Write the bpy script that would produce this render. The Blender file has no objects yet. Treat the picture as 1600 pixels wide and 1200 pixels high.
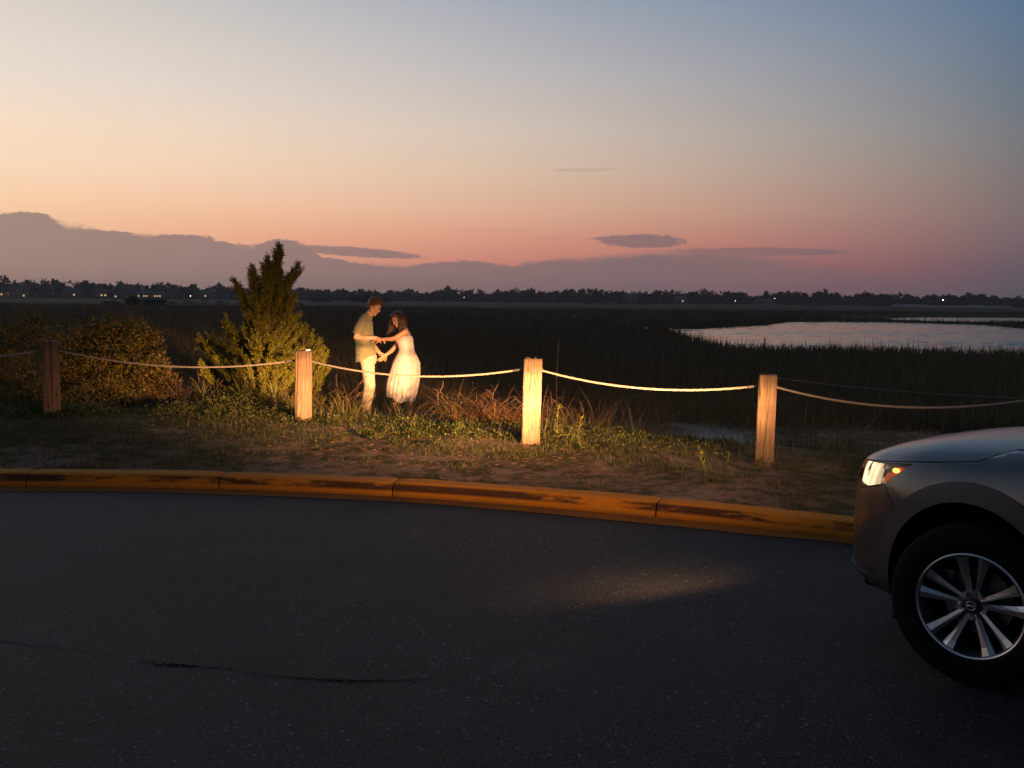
import bpy, bmesh, math, random
import numpy as np
from mathutils import Vector, Matrix

R = math.radians
random.seed(7)
rng = np.random.default_rng(7)
scene = bpy.context.scene
COL = scene.collection

# ------------------------------------------------------------------ camera
cam_data = bpy.data.cameras.new('camera')
cam = bpy.data.objects.new('camera', cam_data)
COL.objects.link(cam)
cam_data.sensor_width = 36.0
cam_data.lens = 1500.0 / 1600.0 * 36.0
cam_data.clip_start = 0.05
cam_data.clip_end = 6000.0
_p, _r = R(5.05), R(0.55)
_f = Vector((0, math.cos(_p), -math.sin(_p)))
_u0 = Vector((1, 0, 0)).cross(_f)
_rt = Vector((1, 0, 0)) * math.cos(_r) + _u0 * math.sin(_r)
_up = _rt.cross(_f)
_m = Matrix((_rt, _up, -_f)).transposed().to_4x4()
_m.translation = (0, 0, 1.6)
cam.matrix_world = _m
scene.camera = cam

# ------------------------------------------------------------------ exposure
scene.view_settings.view_transform = 'Standard'
scene.view_settings.look = 'None'
scene.view_settings.exposure = 0.0
scene.view_settings.gamma = 1.0
scene.view_settings.use_curve_mapping = False

# ------------------------------------------------------------------ dusk sky
def lin(c):
    return tuple(((v / 255) / 12.92 if v / 255 <= 0.04045 else ((v / 255 + 0.055) / 1.055) ** 2.4) for v in c)

SUN_AZ = -45.0          # the sun has set behind the left end of the treeline
world = bpy.data.worlds.new('World')
scene.world = world
world.use_nodes = True
wn = world.node_tree
wn.nodes.clear()

class NT:
    """small helper that writes node maths"""
    def __init__(self, tree):
        self.t = tree
    def n(self, kind, **kw):
        nd = self.t.nodes.new(kind)
        for k, v in kw.items():
            setattr(nd, k, v)
        return nd
    def put(self, sock, v):
        if isinstance(v, bpy.types.NodeSocket):
            self.t.links.new(v, sock)
        else:
            sock.default_value = v
    def m(self, op, a, b=None, c=None, clamp=False):
        nd = self.n('ShaderNodeMath', operation=op)
        nd.use_clamp = clamp
        self.put(nd.inputs[0], a)
        if b is not None:
            self.put(nd.inputs[1], b)
        if c is not None:
            self.put(nd.inputs[2], c)
        return nd.outputs[0]
    def vm(self, op, a, b=None, s=None):
        nd = self.n('ShaderNodeVectorMath', operation=op)
        self.put(nd.inputs[0], a)
        if b is not None:
            self.put(nd.inputs[1], b)
        if s is not None:
            self.put(nd.inputs[3], s)
        return nd.outputs[0]
    def mr(self, v, a, b, c=0.0, d=1.0, smooth=False):
        nd = self.n('ShaderNodeMapRange')
        nd.interpolation_type = 'SMOOTHSTEP' if smooth else 'LINEAR'
        nd.clamp = True
        for i, x in enumerate((v, a, b, c, d)):
            self.put(nd.inputs[i], x)
        return nd.outputs[0]
    def mix(self, f, a, b, blend='MIX'):
        nd = self.n('ShaderNodeMix', data_type='RGBA', blend_type=blend)
        self.put(nd.inputs[0], f)
        for s, v in ((nd.inputs[6], a), (nd.inputs[7], b)):
            self.put(s, v if isinstance(v, bpy.types.NodeSocket) else (v[0], v[1], v[2], 1))
        return nd.outputs[2]
    def ramp(self, f, stops, interp='LINEAR'):
        nd = self.n('ShaderNodeValToRGB')
        cr = nd.color_ramp
        cr.interpolation = interp
        for i, (p, c) in enumerate(stops):
            e = cr.elements[i] if i < 2 else cr.elements.new(p)
            e.position = p
            e.color = (c[0], c[1], c[2], 1) if hasattr(c, '__len__') else (c, c, c, 1)
        self.put(nd.inputs[0], f)
        return nd.outputs[0]
    def noise(self, vec, scale, detail=4, rough=0.5, dist=0.0, col=False):
        nd = self.n('ShaderNodeTexNoise')
        self.put(nd.inputs['Vector'], vec)
        nd.inputs['Scale'].default_value = scale
        nd.inputs['Detail'].default_value = detail
        nd.inputs['Roughness'].default_value = rough
        nd.inputs['Distortion'].default_value = dist
        return nd.outputs[1 if col else 0]
    def xyz(self, v):
        nd = self.n('ShaderNodeSeparateXYZ')
        self.put(nd.inputs[0], v)
        return nd.outputs
    def vec(self, x, y, z):
        nd = self.n('ShaderNodeCombineXYZ')
        for i, v in enumerate((x, y, z)):
            self.put(nd.inputs[i], v)
        return nd.outputs[0]
    def pos(self):
        return self.n('ShaderNodeNewGeometry').outputs['Position']

W = NT(wn)
scene.cycles.max_bounces = 5
scene.cycles.diffuse_bounces = 2
scene.cycles.glossy_bounces = 3
scene.cycles.transmission_bounces = 3
scene.cycles.transparent_max_bounces = 6
scene.cycles.volume_bounces = 0
scene.cycles.use_light_tree = False
gdir = W.vm('NORMALIZE', W.n('ShaderNodeTexCoord').outputs['Generated'])
gx, gy, gz = W.xyz(gdir)
el = W.m('MULTIPLY', W.m('ARCSINE', gz), 180 / math.pi)
az = W.m('MULTIPLY', W.m('ARCTAN2', gx, gy), 180 / math.pi)
rel = W.m('ABSOLUTE', W.m('WRAP', W.m('SUBTRACT', az, SUN_AZ), 180.0, -180.0))
ef = W.m('DIVIDE', W.m('MAXIMUM', el, 0.0), 90.0)
def elramp(stops):
    return W.ramp(ef, [(e / 90.0, lin(c)) for e, c in stops])
sky_l = elramp([(0, (240, 180, 148)), (3.2, (249, 196, 158)), (5.0, (255, 212, 174)), (7.0, (254, 223, 191)), (9.2, (249, 223, 199)), (11.5, (236, 222, 208)), (15, (222, 212, 201)), (22, (186, 188, 194)), (40, (90, 108, 132)), (90, (40, 55, 78))])
sky_c = elramp([(0, (190, 122, 114)), (2.0, (204, 134, 119)), (3.4, (219, 152, 129)), (5.2, (225, 176, 149)), (7.2, (221, 190, 167)), (9.6, (212, 195, 180)), (12.6, (194, 188, 186)), (16.8, (163, 170, 182)), (30, (92, 112, 138)), (90, (40, 55, 78))])
sky_r = elramp([(0, (92, 85, 97)), (1.5, (100, 90, 100)), (2.8, (114, 98, 104)), (4.6, (124, 109, 111)), (6.6, (124, 115, 116)), (8.6, (116, 119, 124)), (11.0, (103, 117, 132)), (15, (88, 114, 142)), (30, (64, 86, 114)), (90, (40, 55, 78))])
sky_b = elramp([(0, (46, 50, 66)), (6, (58, 60, 74)), (14, (56, 66, 84)), (30, (48, 63, 86)), (90, (40, 55, 78))])
tq = W.mr(rel, 17, 73)
w1 = W.m('MULTIPLY', W.m('MULTIPLY', tq, W.m('SUBTRACT', 1.0, tq)), 2.0)
w0 = W.m('POWER', W.m('SUBTRACT', 1.0, tq), 2.0)
w2 = W.m('POWER', tq, 2.0)
hw1 = W.m('MULTIPLY', w1, 0.5)
skycol = W.vm('ADD', W.vm('ADD', W.vm('SCALE', sky_l, s=W.m('SUBTRACT', w0, hw1)), W.vm('SCALE', sky_c, s=W.m('MULTIPLY', w1, 2.0))), W.vm('SCALE', sky_r, s=W.m('SUBTRACT', w2, hw1)))
skycol = W.vm('MAXIMUM', skycol, (0.02, 0.02, 0.02))
skycol = W.mix(W.mr(rel, 75, 140), skycol, sky_b)
# faint streaks of high haze
hz = W.noise(W.vec(W.m('MULTIPLY', az, 0.06), W.m('MULTIPLY', el, 0.55), 0.0), 1.0, 5, 0.5)
skycol = W.mix(W.mr(hz, 0.35, 0.75, 0.0, 0.10), skycol, W.mix(1.0, skycol, (0.86, 0.84, 0.9), 'MULTIPLY'))
# cloud bank: its upper edge as a curve of azimuth, roughened by noise
BANK = [(-27.88, 4.21), (-26.68, 4.36), (-25.62, 4.34), (-25.02, 3.8), (-23.29, 3.62), (-21.03, 3.4), (-17.66, 3.42), (-16.81, 3.1), (-15.24, 2.82), (-14.3, 3.2), (-13.74, 3.33), (-12.38, 3.2), (-11.29, 2.46), (-9.09, 1.98), (-6.11, 1.95), (-3.1, 2.25), (-1.59, 2.19), (-0.07, 1.98), (2.58, 2.42), (3.9, 2.35), (5.22, 2.58), (8.94, 2.86), (11.14, 2.97), (14.03, 2.71), (15.81, 2.42), (18.94, 1.9), (21.63, 1.4), (27.9, 0.9)]
BANK = [(-60, 2.0), (-45, 2.9), (-36, 3.8)] + BANK[:-1]
fc = W.n('ShaderNodeFloatCurve')
cm = fc.mapping
cm.use_clip = False
pts = [((a + 60) / 120.0, e / 6.0) for a, e in BANK] + [((35 + 60) / 120.0, 0.1), (1.0, 0.05)]
c0 = cm.curves[0]
c0.points[0].location = pts[0]
c0.points[1].location = pts[-1]
for q in pts[1:-1]:
    c0.points.new(*q)
for q in c0.points:
    q.handle_type = 'VECTOR'
cm.update()
W.put(fc.inputs['Value'], W.mr(az, -60, 60))
top = W.m('MULTIPLY', fc.outputs[0], 6.0)
cn = W.noise(W.vec(W.m('MULTIPLY', az, 1.0), W.m('MULTIPLY', el, 1.7), 3.0), 2.1, 5, 0.68)
cn = W.m('MULTIPLY', W.m('SUBTRACT', cn, 0.5), 0.62)
stk = W.noise(W.vec(W.m('MULTIPLY', az, 0.16), W.m('MULTIPLY', el, 2.6), 8.0), 1.0, 4, 0.6)
dist = W.m('ADD', W.m('SUBTRACT', top, el), W.m('ADD', cn, W.m('MULTIPLY', W.m('SUBTRACT', stk, 0.5), 0.35)))
soft = W.m('ADD', W.mr(az, -5, 22, 0.05, 0.65), W.mr(W.noise(W.vec(W.m('MULTIPLY', az, 0.35), 2.0, 0.0), 1.0, 2), 0.45, 0.7, 0.0, 0.3))
bank = W.mr(dist, W.m('MULTIPLY', soft, -0.6), soft, smooth=True)
bank = W.m('MULTIPLY', bank, W.mr(az, 8, 26, 1.0, 0.35))
def lens(a0, e0, wa, we, slope, amount, tip):
    da = W.m('SUBTRACT', az, a0)
    de = W.m('SUBTRACT', W.m('SUBTRACT', el, e0), W.m('MULTIPLY', da, slope))
    q = W.m('ADD', W.m('POWER', W.m('ABSOLUTE', W.m('DIVIDE', da, wa)), 1.6), W.m('POWER', W.m('ABSOLUTE', W.m('DIVIDE', de, we)), 2.0))
    q = W.m('ADD', q, W.m('MULTIPLY', cn, tip))
    return W.m('MULTIPLY', W.mr(q, 1.15, 0.6, smooth=True), amount)
for args in ((-9.3, 2.66, 4.2, 0.30, -0.055, 0.95, 2.0), (7.6, 3.46, 2.6, 0.44, -0.01, 0.9, 2.6), (6.6, 3.62, 2.4, 0.16, 0.02, 0.8, 2.4), (14.4, 2.84, 5.0, 0.26, -0.01, 0.72, 2.4), (4.2, 7.55, 2.0, 0.10, 0.01, 0.2, 2.4), (-1.0, 4.0, 3.0, 0.08, 0.0, 0.12, 1.6), (2.2, 3.6, 0.9, 0.06, 0.0, 0.2, 1.4)):
    bank = W.m('MAXIMUM', bank, lens(*args))
cl_col = W.ramp(W.mr(rel, 0, 180), [(0, lin((164, 136, 126))), (17 / 180, lin((164, 136, 126))), (46 / 180, lin((141, 115, 116))), (73 / 180, lin((106, 95, 103))), (1, lin((72, 74, 94)))])
cl_col = W.mix(W.mr(stk, 0.35, 0.7, 0.0, 0.16), cl_col, W.mix(1.0, cl_col, (1.16, 1.08, 1.08), 'MULTIPLY'))
cl_col = W.mix(W.mr(hz, 0.3, 0.7, 0.0, 0.14), cl_col, W.mix(1.0, cl_col, (0.9, 0.88, 0.9), 'MULTIPLY'))
cl_col = W.mix(W.mr(el, 0.0, 1.6, 0.14, 0.0), cl_col, lin((110, 92, 96)))
skycol = W.mix(W.m('MULTIPLY', bank, 0.96), skycol, cl_col)
# the physical twilight sky underneath
nish = W.n('ShaderNodeTexSky', sky_type='NISHITA')
nish.sun_disc = False
nish.sun_elevation = R(-1.5)
nish.sun_rotation = R(SUN_AZ)
skycol = W.mix(1.0, skycol, W.vm('SCALE', nish.outputs[0], s=0.004), 'ADD')
bg = W.n('ShaderNodeBackground')
W.put(bg.inputs[0], skycol)
bg.inputs[1].default_value = 1.0
W.put(W.n('ShaderNodeOutputWorld').inputs[0], bg.outputs[0])

# ------------------------------------------------------------------ helpers
def tag(o, label=None, cat=None, group=None, kind=None):
    if label: o['label'] = label
    if cat: o['category'] = cat
    if group: o['group'] = group
    if kind: o['kind'] = kind
    return o

def link(o, parent=None):
    COL.objects.link(o)
    if parent is not None:
        o.parent = parent
    return o

def empty(name, loc=(0, 0, 0), rz=0.0, parent=None):
    o = bpy.data.objects.new(name, None)
    o.empty_display_size = 0.1
    o.location = loc
    o.rotation_euler = (0, 0, rz)
    return link(o, parent)

def obj(name, me, mat, parent=None, smooth=False, loc=None):
    o = bpy.data.objects.new(name, me)
    if mat is not None and not me.materials:
        me.materials.append(mat)
    if smooth:
        me.polygons.foreach_set('use_smooth', [True] * len(me.polygons))
    if loc is not None:
        o.location = loc
    return link(o, parent)

def pymesh(name, v, f):
    me = bpy.data.meshes.new(name)
    me.from_pydata([tuple(p) for p in v], [], f)
    me.update()
    return me

def npmesh(name, v, faces_n, k):
    """v (n,3) float, faces flat int index array of polygons with k corners"""
    me = bpy.data.meshes.new(name)
    v = np.ascontiguousarray(v, dtype=np.float32)
    fa = np.ascontiguousarray(faces_n, dtype=np.int32).reshape(-1)
    nf = len(fa) // k
    me.vertices.add(len(v))
    me.vertices.foreach_set('co', v.reshape(-1))
    me.loops.add(len(fa))
    me.loops.foreach_set('vertex_index', fa)
    me.polygons.add(nf)
    me.polygons.foreach_set('loop_start', np.arange(0, nf * k, k, dtype=np.int32))
    me.update(calc_edges=True)
    return me

def bm_mesh(bm, name='m'):
    me = bpy.data.meshes.new(name)
    bmesh.ops.recalc_face_normals(bm, faces=bm.faces[:])
    bm.to_mesh(me)
    bm.free()
    return me

def box_bm(bm, c, s, rz=0.0, bevel=0.0):
    r = bmesh.ops.create_cube(bm, size=1.0)
    vs = r['verts']
    bmesh.ops.scale(bm, vec=s, verts=vs)
    if bevel:
        es = list({e for v in vs for e in v.link_edges})
        rb = bmesh.ops.bevel(bm, geom=es, offset=bevel, segments=2, affect='EDGES', profile=0.5)
        vs = list({v for f in rb['faces'] for v in f.verts} | {v for v in vs if v.is_valid})
    bmesh.ops.rotate(bm, cent=(0, 0, 0), matrix=Matrix.Rotation(rz, 3, 'Z'), verts=vs)
    bmesh.ops.translate(bm, vec=c, verts=vs)
    return vs

def box(name, c, s, mat, parent=None, rz=0.0, bevel=0.0):
    bm = bmesh.new()
    box_bm(bm, c, s, rz, bevel)
    return obj(name, bm_mesh(bm, name), mat, parent)

def frames(P):
    """parallel transported frames along a polyline (n,3)"""
    P = np.asarray(P, float)
    T = np.gradient(P, axis=0)
    T /= np.linalg.norm(T, axis=1)[:, None] + 1e-12
    a = np.array([0, 0, 1.0]) if abs(T[0][2]) < 0.9 else np.array([1.0, 0, 0])
    n = np.cross(T[0], a); n /= np.linalg.norm(n)
    N = [n]
    for i in range(1, len(P)):
        n = N[-1] - T[i] * np.dot(N[-1], T[i])
        n /= np.linalg.norm(n) + 1e-12
        N.append(n)
    N = np.array(N)
    return T, N, np.cross(T, N)

def tube_vf(P, rad, seg=8, base=0):
    P = np.asarray(P, float)
    rad = np.broadcast_to(np.asarray(rad, float), (len(P),))
    T, N, B = frames(P)
    a = np.linspace(0, 2 * math.pi, seg, endpoint=False)
    v = (P[:, None, :] + rad[:, None, None] * (np.cos(a)[None, :, None] * N[:, None, :] + np.sin(a)[None, :, None] * B[:, None, :])).reshape(-1, 3)
    f = []
    for i in range(len(P) - 1):
        for j in range(seg):
            k = (j + 1) % seg
            f.append((base + i * seg + j, base + i * seg + k, base + (i + 1) * seg + k, base + (i + 1) * seg + j))
    f.append(tuple(base + j for j in range(seg))[::-1])
    f.append(tuple(base + (len(P) - 1) * seg + j for j in range(seg)))
    return v, f

def tubes(name, lst, mat, parent=None, seg=6, smooth=True, loc=None):
    V, Fc = [], []
    n = 0
    for P, rad in lst:
        v, f = tube_vf(P, rad, seg, n)
        V.append(v); Fc += f; n += len(v)
    return obj(name, pymesh(name, np.concatenate(V), Fc), mat, parent, smooth, loc)

def smoothstep(a, b, x):
    t = np.clip((x - a) / (b - a), 0, 1)
    return t * t * (3 - 2 * t)

def vnoise(x, y, seed=0):
    """cheap smooth value noise on arrays"""
    x = np.asarray(x, float); y = np.asarray(y, float)
    xi = np.floor(x).astype(np.int64); yi = np.floor(y).astype(np.int64)
    fx = x - xi; fy = y - yi
    fx = fx * fx * (3 - 2 * fx); fy = fy * fy * (3 - 2 * fy)
    def hsh(i, j):
        h = (i * 374761393 + j * 668265263 + seed * 974711) & 0x7fffffff
        h = ((h ^ (h >> 13)) * 1274126177) & 0x7fffffff
        return ((h ^ (h >> 16)) & 0xffff) / 65535.0
    a = hsh(xi, yi) * (1 - fx) + hsh(xi + 1, yi) * fx
    b = hsh(xi, yi + 1) * (1 - fx) + hsh(xi + 1, yi + 1) * fx
    return a * (1 - fy) + b * fy

# ------------------------------------------------------------------ materials
def new_mat(name):
    m = bpy.data.materials.new(name)
    m.use_nodes = True
    t = NT(m.node_tree)
    b = m.node_tree.nodes['Principled BSDF']
    return m, t, b

def simple(name, col, rough=0.6, metal=0.0, spec=0.5, emit=None, es=0.0):
    m, t, b = new_mat(name)
    b.inputs['Base Color'].default_value = (*col, 1)
    b.inputs['Roughness'].default_value = rough
    b.inputs['Metallic'].default_value = metal
    b.inputs['Specular IOR Level'].default_value = spec
    if emit:
        b.inputs['Emission Color'].default_value = (*emit, 1)
        b.inputs['Emission Strength'].default_value = es
    return m

def bump(t, b, h, strength, dist):
    nd = t.n('ShaderNodeBump')
    nd.inputs['Strength'].default_value = strength
    nd.inputs['Distance'].default_value = dist
    t.put(nd.inputs['Height'], h)
    t.put(b.inputs['Normal'], nd.outputs[0])

def leafy(name, stops, rough=0.55, trans=0.3, spec=0.3):
    """foliage whose pieces differ a little in colour, with light passing through"""
    m, t, b = new_mat(name)
    g = t.n('ShaderNodeNewGeometry')
    c = t.ramp(g.outputs['Random Per Island'], stops)
    big = t.noise(g.outputs['Position'], 2.2, 3)
    c = t.mix(t.mr(big, 0.3, 0.7, 0.0, 0.45), c, t.mix(1.0, c, (0.62, 0.6, 0.5), 'MULTIPLY'))
    t.put(b.inputs['Base Color'], c)
    b.inputs['Roughness'].default_value = rough
    b.inputs['Specular IOR Level'].default_value = spec
    tr = t.n('ShaderNodeBsdfTranslucent')
    t.put(tr.inputs[0], c)
    mx = t.n('ShaderNodeMixShader')
    mx.inputs[0].default_value = trans
    t.put(mx.inputs[1], b.outputs[0]); t.put(mx.inputs[2], tr.outputs[0])
    t.put(m.node_tree.nodes['Material Output'].inputs[0], mx.outputs[0])
    return m

M = {}
M['cedar'] = leafy('cedar_foliage', [(0, (0.08, 0.09, 0.012)), (0.5, (0.18, 0.18, 0.02)), (1, (0.31, 0.28, 0.032))])
M['shrub'] = leafy('shrub_leaf', [(0, (0.045, 0.048, 0.010)), (0.55, (0.12, 0.105, 0.018)), (0.85, (0.22, 0.16, 0.03)), (1, (0.30, 0.16, 0.04))])
M['weed'] = leafy('weed_leaf', [(0, (0.045, 0.06, 0.013)), (0.6, (0.075, 0.09, 0.019)), (1, (0.12, 0.12, 0.028))])
M['weedy'] = leafy('bright_weed_leaf', [(0, (0.13, 0.15, 0.02)), (1, (0.22, 0.21, 0.03))])
M['turf'] = leafy('turf_blade', [(0, (0.055, 0.075, 0.016)), (0.7, (0.09, 0.105, 0.024)), (0.9, (0.13, 0.11, 0.04)), (1, (0.2, 0.15, 0.07))])
M['drygrass'] = leafy('dry_grass', [(0, (0.12, 0.06, 0.028)), (0.5, (0.20, 0.105, 0.045)), (1, (0.28, 0.165, 0.075))], trans=0.2)
M['greengrass'] = leafy('green_grass', [(0, (0.06, 0.07, 0.015)), (0.6, (0.12, 0.11, 0.03)), (1, (0.22, 0.15, 0.06))], trans=0.25)
M['deadstem'] = leafy('dead_stem', [(0, (0.07, 0.04, 0.025)), (0.6, (0.14, 0.075, 0.04)), (1, (0.22, 0.13, 0.08))], trans=0.05)
M['marsh'] = leafy('marsh_blade', [(0, (0.10, 0.08, 0.044)), (0.5, (0.165, 0.13, 0.068)), (1, (0.24, 0.18, 0.09))], trans=0.12, spec=0.05, rough=0.9)
M['wood_far'] = leafy('far_foliage', [(0, (0.022, 0.026, 0.016)), (1, (0.045, 0.046, 0.028))], trans=0.1, spec=0.05, rough=0.9)
M['bark'] = simple('bark', (0.11, 0.075, 0.05), 0.9)
M['yucca'] = leafy('yucca_leaf', [(0, (0.09, 0.11, 0.03)), (1, (0.17, 0.17, 0.05))], trans=0.15)
M['yucca_dead'] = leafy('dead_yucca_leaf', [(0, (0.2, 0.11, 0.05)), (1, (0.34, 0.2, 0.1))], trans=0.1)

def ground_mat():
    m, t, b = new_mat('sandy_turf')
    p = t.pos()
    x, y, z = t.xyz(p)
    n1 = t.noise(p, 0.9, 5, 0.6)
    n2 = t.noise(p, 5.5, 6, 0.65)
    n3 = t.noise(p, 38.0, 4, 0.7)
    sand = t.mix(n3, (0.17, 0.115, 0.075), (0.34, 0.25, 0.17))
    soil = t.mix(n2, (0.055, 0.042, 0.026), (0.11, 0.08, 0.05))
    turf = t.mix(n3, (0.035, 0.042, 0.014), (0.085, 0.08, 0.03))
    mixf = t.mr(t.m('ADD', t.m('MULTIPLY', n1, 0.6), t.m('MULTIPLY', n2, 0.5)), 0.46, 0.64)
    c = t.mix(mixf, sand, soil)
    c = t.mix(t.mr(t.m('ADD', t.m('MULTIPLY', n2, 0.75), t.m('MULTIPLY', n1, 0.3)), 0.50, 0.62), c, turf)
    # sandy trail that leads down into the marsh beside the right-hand post
    tr = t.m('ABSOLUTE', t.m('SUBTRACT', x, t.m('ADD', 2.9, t.m('ADD', t.m('MULTIPLY', t.m('SUBTRACT', y, 12.0), 0.03), t.m('MULTIPLY', t.m('SINE', t.m('MULTIPLY', y, 0.5)), 0.3)))))
    tr = t.m('ADD', tr, t.m('MULTIPLY', t.m('SUBTRACT', n2, 0.5), 1.4))
    tm = t.m('MULTIPLY', t.mr(tr, 0.65, 0.3), t.m('MULTIPLY', t.mr(y, 9.6, 10.6), t.mr(y, 19.0, 13.0)))
    c = t.mix(tm, c, t.mix(n3, (0.42, 0.40, 0.37), (0.6, 0.57, 0.53)))
    # farther out the marsh is brown-grey grass
    mb = t.noise(t.vec(t.m('MULTIPLY', x, 0.012), t.m('MULTIPLY', y, 0.05), 0.0), 1.0, 6, 0.6)
    mg = t.mix(t.mr(mb, 0.35, 0.65), (0.042, 0.036, 0.023), (0.090, 0.073, 0.044))
    mg = t.mix(t.m('MULTIPLY', n2, 0.5), mg, (0.036, 0.031, 0.020))
    c = t.mix(t.mr(y, 15.0, 21.0), c, mg)
    t.put(b.inputs['Base Color'], c)
    b.inputs['Roughness'].default_value = 0.95
    b.inputs['Specular IOR Level'].default_value = 0.1
    bump(t, b, t.m('ADD', t.m('MULTIPLY', n2, 0.7), t.m('MULTIPLY', n3, 0.3)), 0.9, 0.05)
    return m
M['ground'] = ground_mat()

def asphalt_mat():
    m, t, b = new_mat('asphalt')
    p = t.pos()
    n1 = t.noise(p, 0.7, 4, 0.6)
    n2 = t.noise(p, 60.0, 3, 0.7)
    vo = t.n('ShaderNodeTexVoronoi')
    t.put(vo.inputs['Vector'], p)
    vo.inputs['Scale'].default_value = 95.0
    stone = t.xyz(vo.outputs['Color'])[0]
    rim = t.mr(vo.outputs['Distance'], 0.2, 0.5)
    c = t.mix(n2, (0.006, 0.0064, 0.0068), (0.034, 0.035, 0.0355))
    c = t.mix(t.m('MULTIPLY', t.mr(stone, 0.58, 0.84), t.m('SUBTRACT', 1.0, rim)), c, (0.15, 0.15, 0.148))
    vo2 = t.n('ShaderNodeTexVoronoi')
    t.put(vo2.inputs['Vector'], p)
    vo2.inputs['Scale'].default_value = 42.0
    st2 = t.m('MULTIPLY', t.mr(t.xyz(vo2.outputs['Color'])[1], 0.90, 0.95), t.mr(vo2.outputs['Distance'], 0.38, 0.2))
    c = t.mix(st2, c, (0.21, 0.21, 0.205))
    c = t.mix(t.mr(n1, 0.4, 0.66, 0.0, 0.7), c, (0.015, 0.0158, 0.0162))
    c = t.mix(t.mr(t.noise(p, 1.9, 5, 0.65), 0.52, 0.72, 0.0, 0.35), c, (0.075, 0.073, 0.07))
    # pale dusty strip along the gutter and a few scraped marks
    sc = t.noise(t.vec(t.m('MULTIPLY', t.xyz(p)[0], 0.5), t.m('MULTIPLY', t.xyz(p)[1], 3.0), 0.0), 1.5, 6, 0.7)
    c = t.mix(t.mr(sc, 0.66, 0.75, 0.0, 0.35), c, (0.13, 0.125, 0.115))
    t.put(b.inputs['Base Color'], c)
    t.put(b.inputs['Roughness'], t.mr(n2, 0.2, 0.8, 0.55, 0.85))
    b.inputs['Specular IOR Level'].default_value = 0.28
    bump(t, b, t.m('ADD', t.m('MULTIPLY', t.m('SUBTRACT', 1.0, rim), 0.6), n2), 0.8, 0.006)
    return m
M['asphalt'] = asphalt_mat()
M['crack'] = simple('tar_crack', (0.008, 0.008, 0.008), 0.95, spec=0.05)

def kerb_mat():
    m, t, b = new_mat('yellow_kerb_paint')
    p = t.pos()
    x, y, z = t.xyz(p)
    n1 = t.noise(t.vec(t.m('MULTIPLY', x, 1.0), t.m('MULTIPLY', y, 1.0), t.m('MULTIPLY', z, 6.0)), 1.3, 6, 0.62)
    n2 = t.noise(t.vec(x, y, t.m('MULTIPLY', z, 5.0)), 9.0, 6, 0.7)
    n3 = t.noise(p, 90.0, 3, 0.6)
    c = t.mix(n2, (0.42, 0.155, 0.007), (0.56, 0.235, 0.014))
    c = t.mix(t.mr(n3, 0.55, 0.75, 0.0, 0.4), c, (0.36, 0.16, 0.03))
    # tyre scuffs along the upper half of the face
    band = t.m('MULTIPLY', t.mr(z, 0.035, 0.06, smooth=True), t.mr(z, 0.112, 0.098))
    sc = t.m('MULTIPLY', band, t.mr(t.m('ADD', t.m('MULTIPLY', n1, 0.75), t.m('MULTIPLY', n2, 0.35)), 0.47, 0.57))
    c = t.mix(t.m('MULTIPLY', sc, 0.93), c, (0.035, 0.018, 0.012))
    # grime where the face meets the gutter and along the joints
    c = t.mix(t.m('MULTIPLY', t.mr(z, 0.035, 0.0), t.mr(n2, 0.3, 0.65, 0.0, 0.75)), c, (0.07, 0.04, 0.02))
    # chipped bare concrete
    ch = t.mr(t.noise(p, 17.0, 5, 0.75), 0.635, 0.665)
    c = t.mix(t.m('MULTIPLY', ch, 0.75), c, (0.17, 0.12, 0.08))
    t.put(b.inputs['Base Color'], c)
    b.inputs['Roughness'].default_value = 0.8
    b.inputs['Specular IOR Level'].default_value = 0.25
    bump(t, b, t.m('ADD', n3, t.m('MULTIPLY', n2, 2.0)), 0.5, 0.006)
    return m
M['kerb'] = kerb_mat()

def gutter_mat():
    m, t, b = new_mat('gutter_paint')
    p = t.pos()
    n2 = t.noise(p, 7.0, 6, 0.7)
    n3 = t.noise(p, 80.0, 3, 0.6)
    c = t.mix(n2, (0.20, 0.075, 0.008), (0.33, 0.13, 0.014))
    c = t.mix(t.mr(t.m('ADD', n2, t.m('MULTIPLY', n3, 0.3)), 0.66, 0.86, 0.0, 0.8), c, (0.04, 0.034, 0.03))
    t.put(b.inputs['Base Color'], c)
    b.inputs['Roughness'].default_value = 0.9
    b.inputs['Specular IOR Level'].default_value = 0.2
    bump(t, b, n3, 0.6, 0.005)
    return m
M['gutter'] = gutter_mat()

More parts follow.
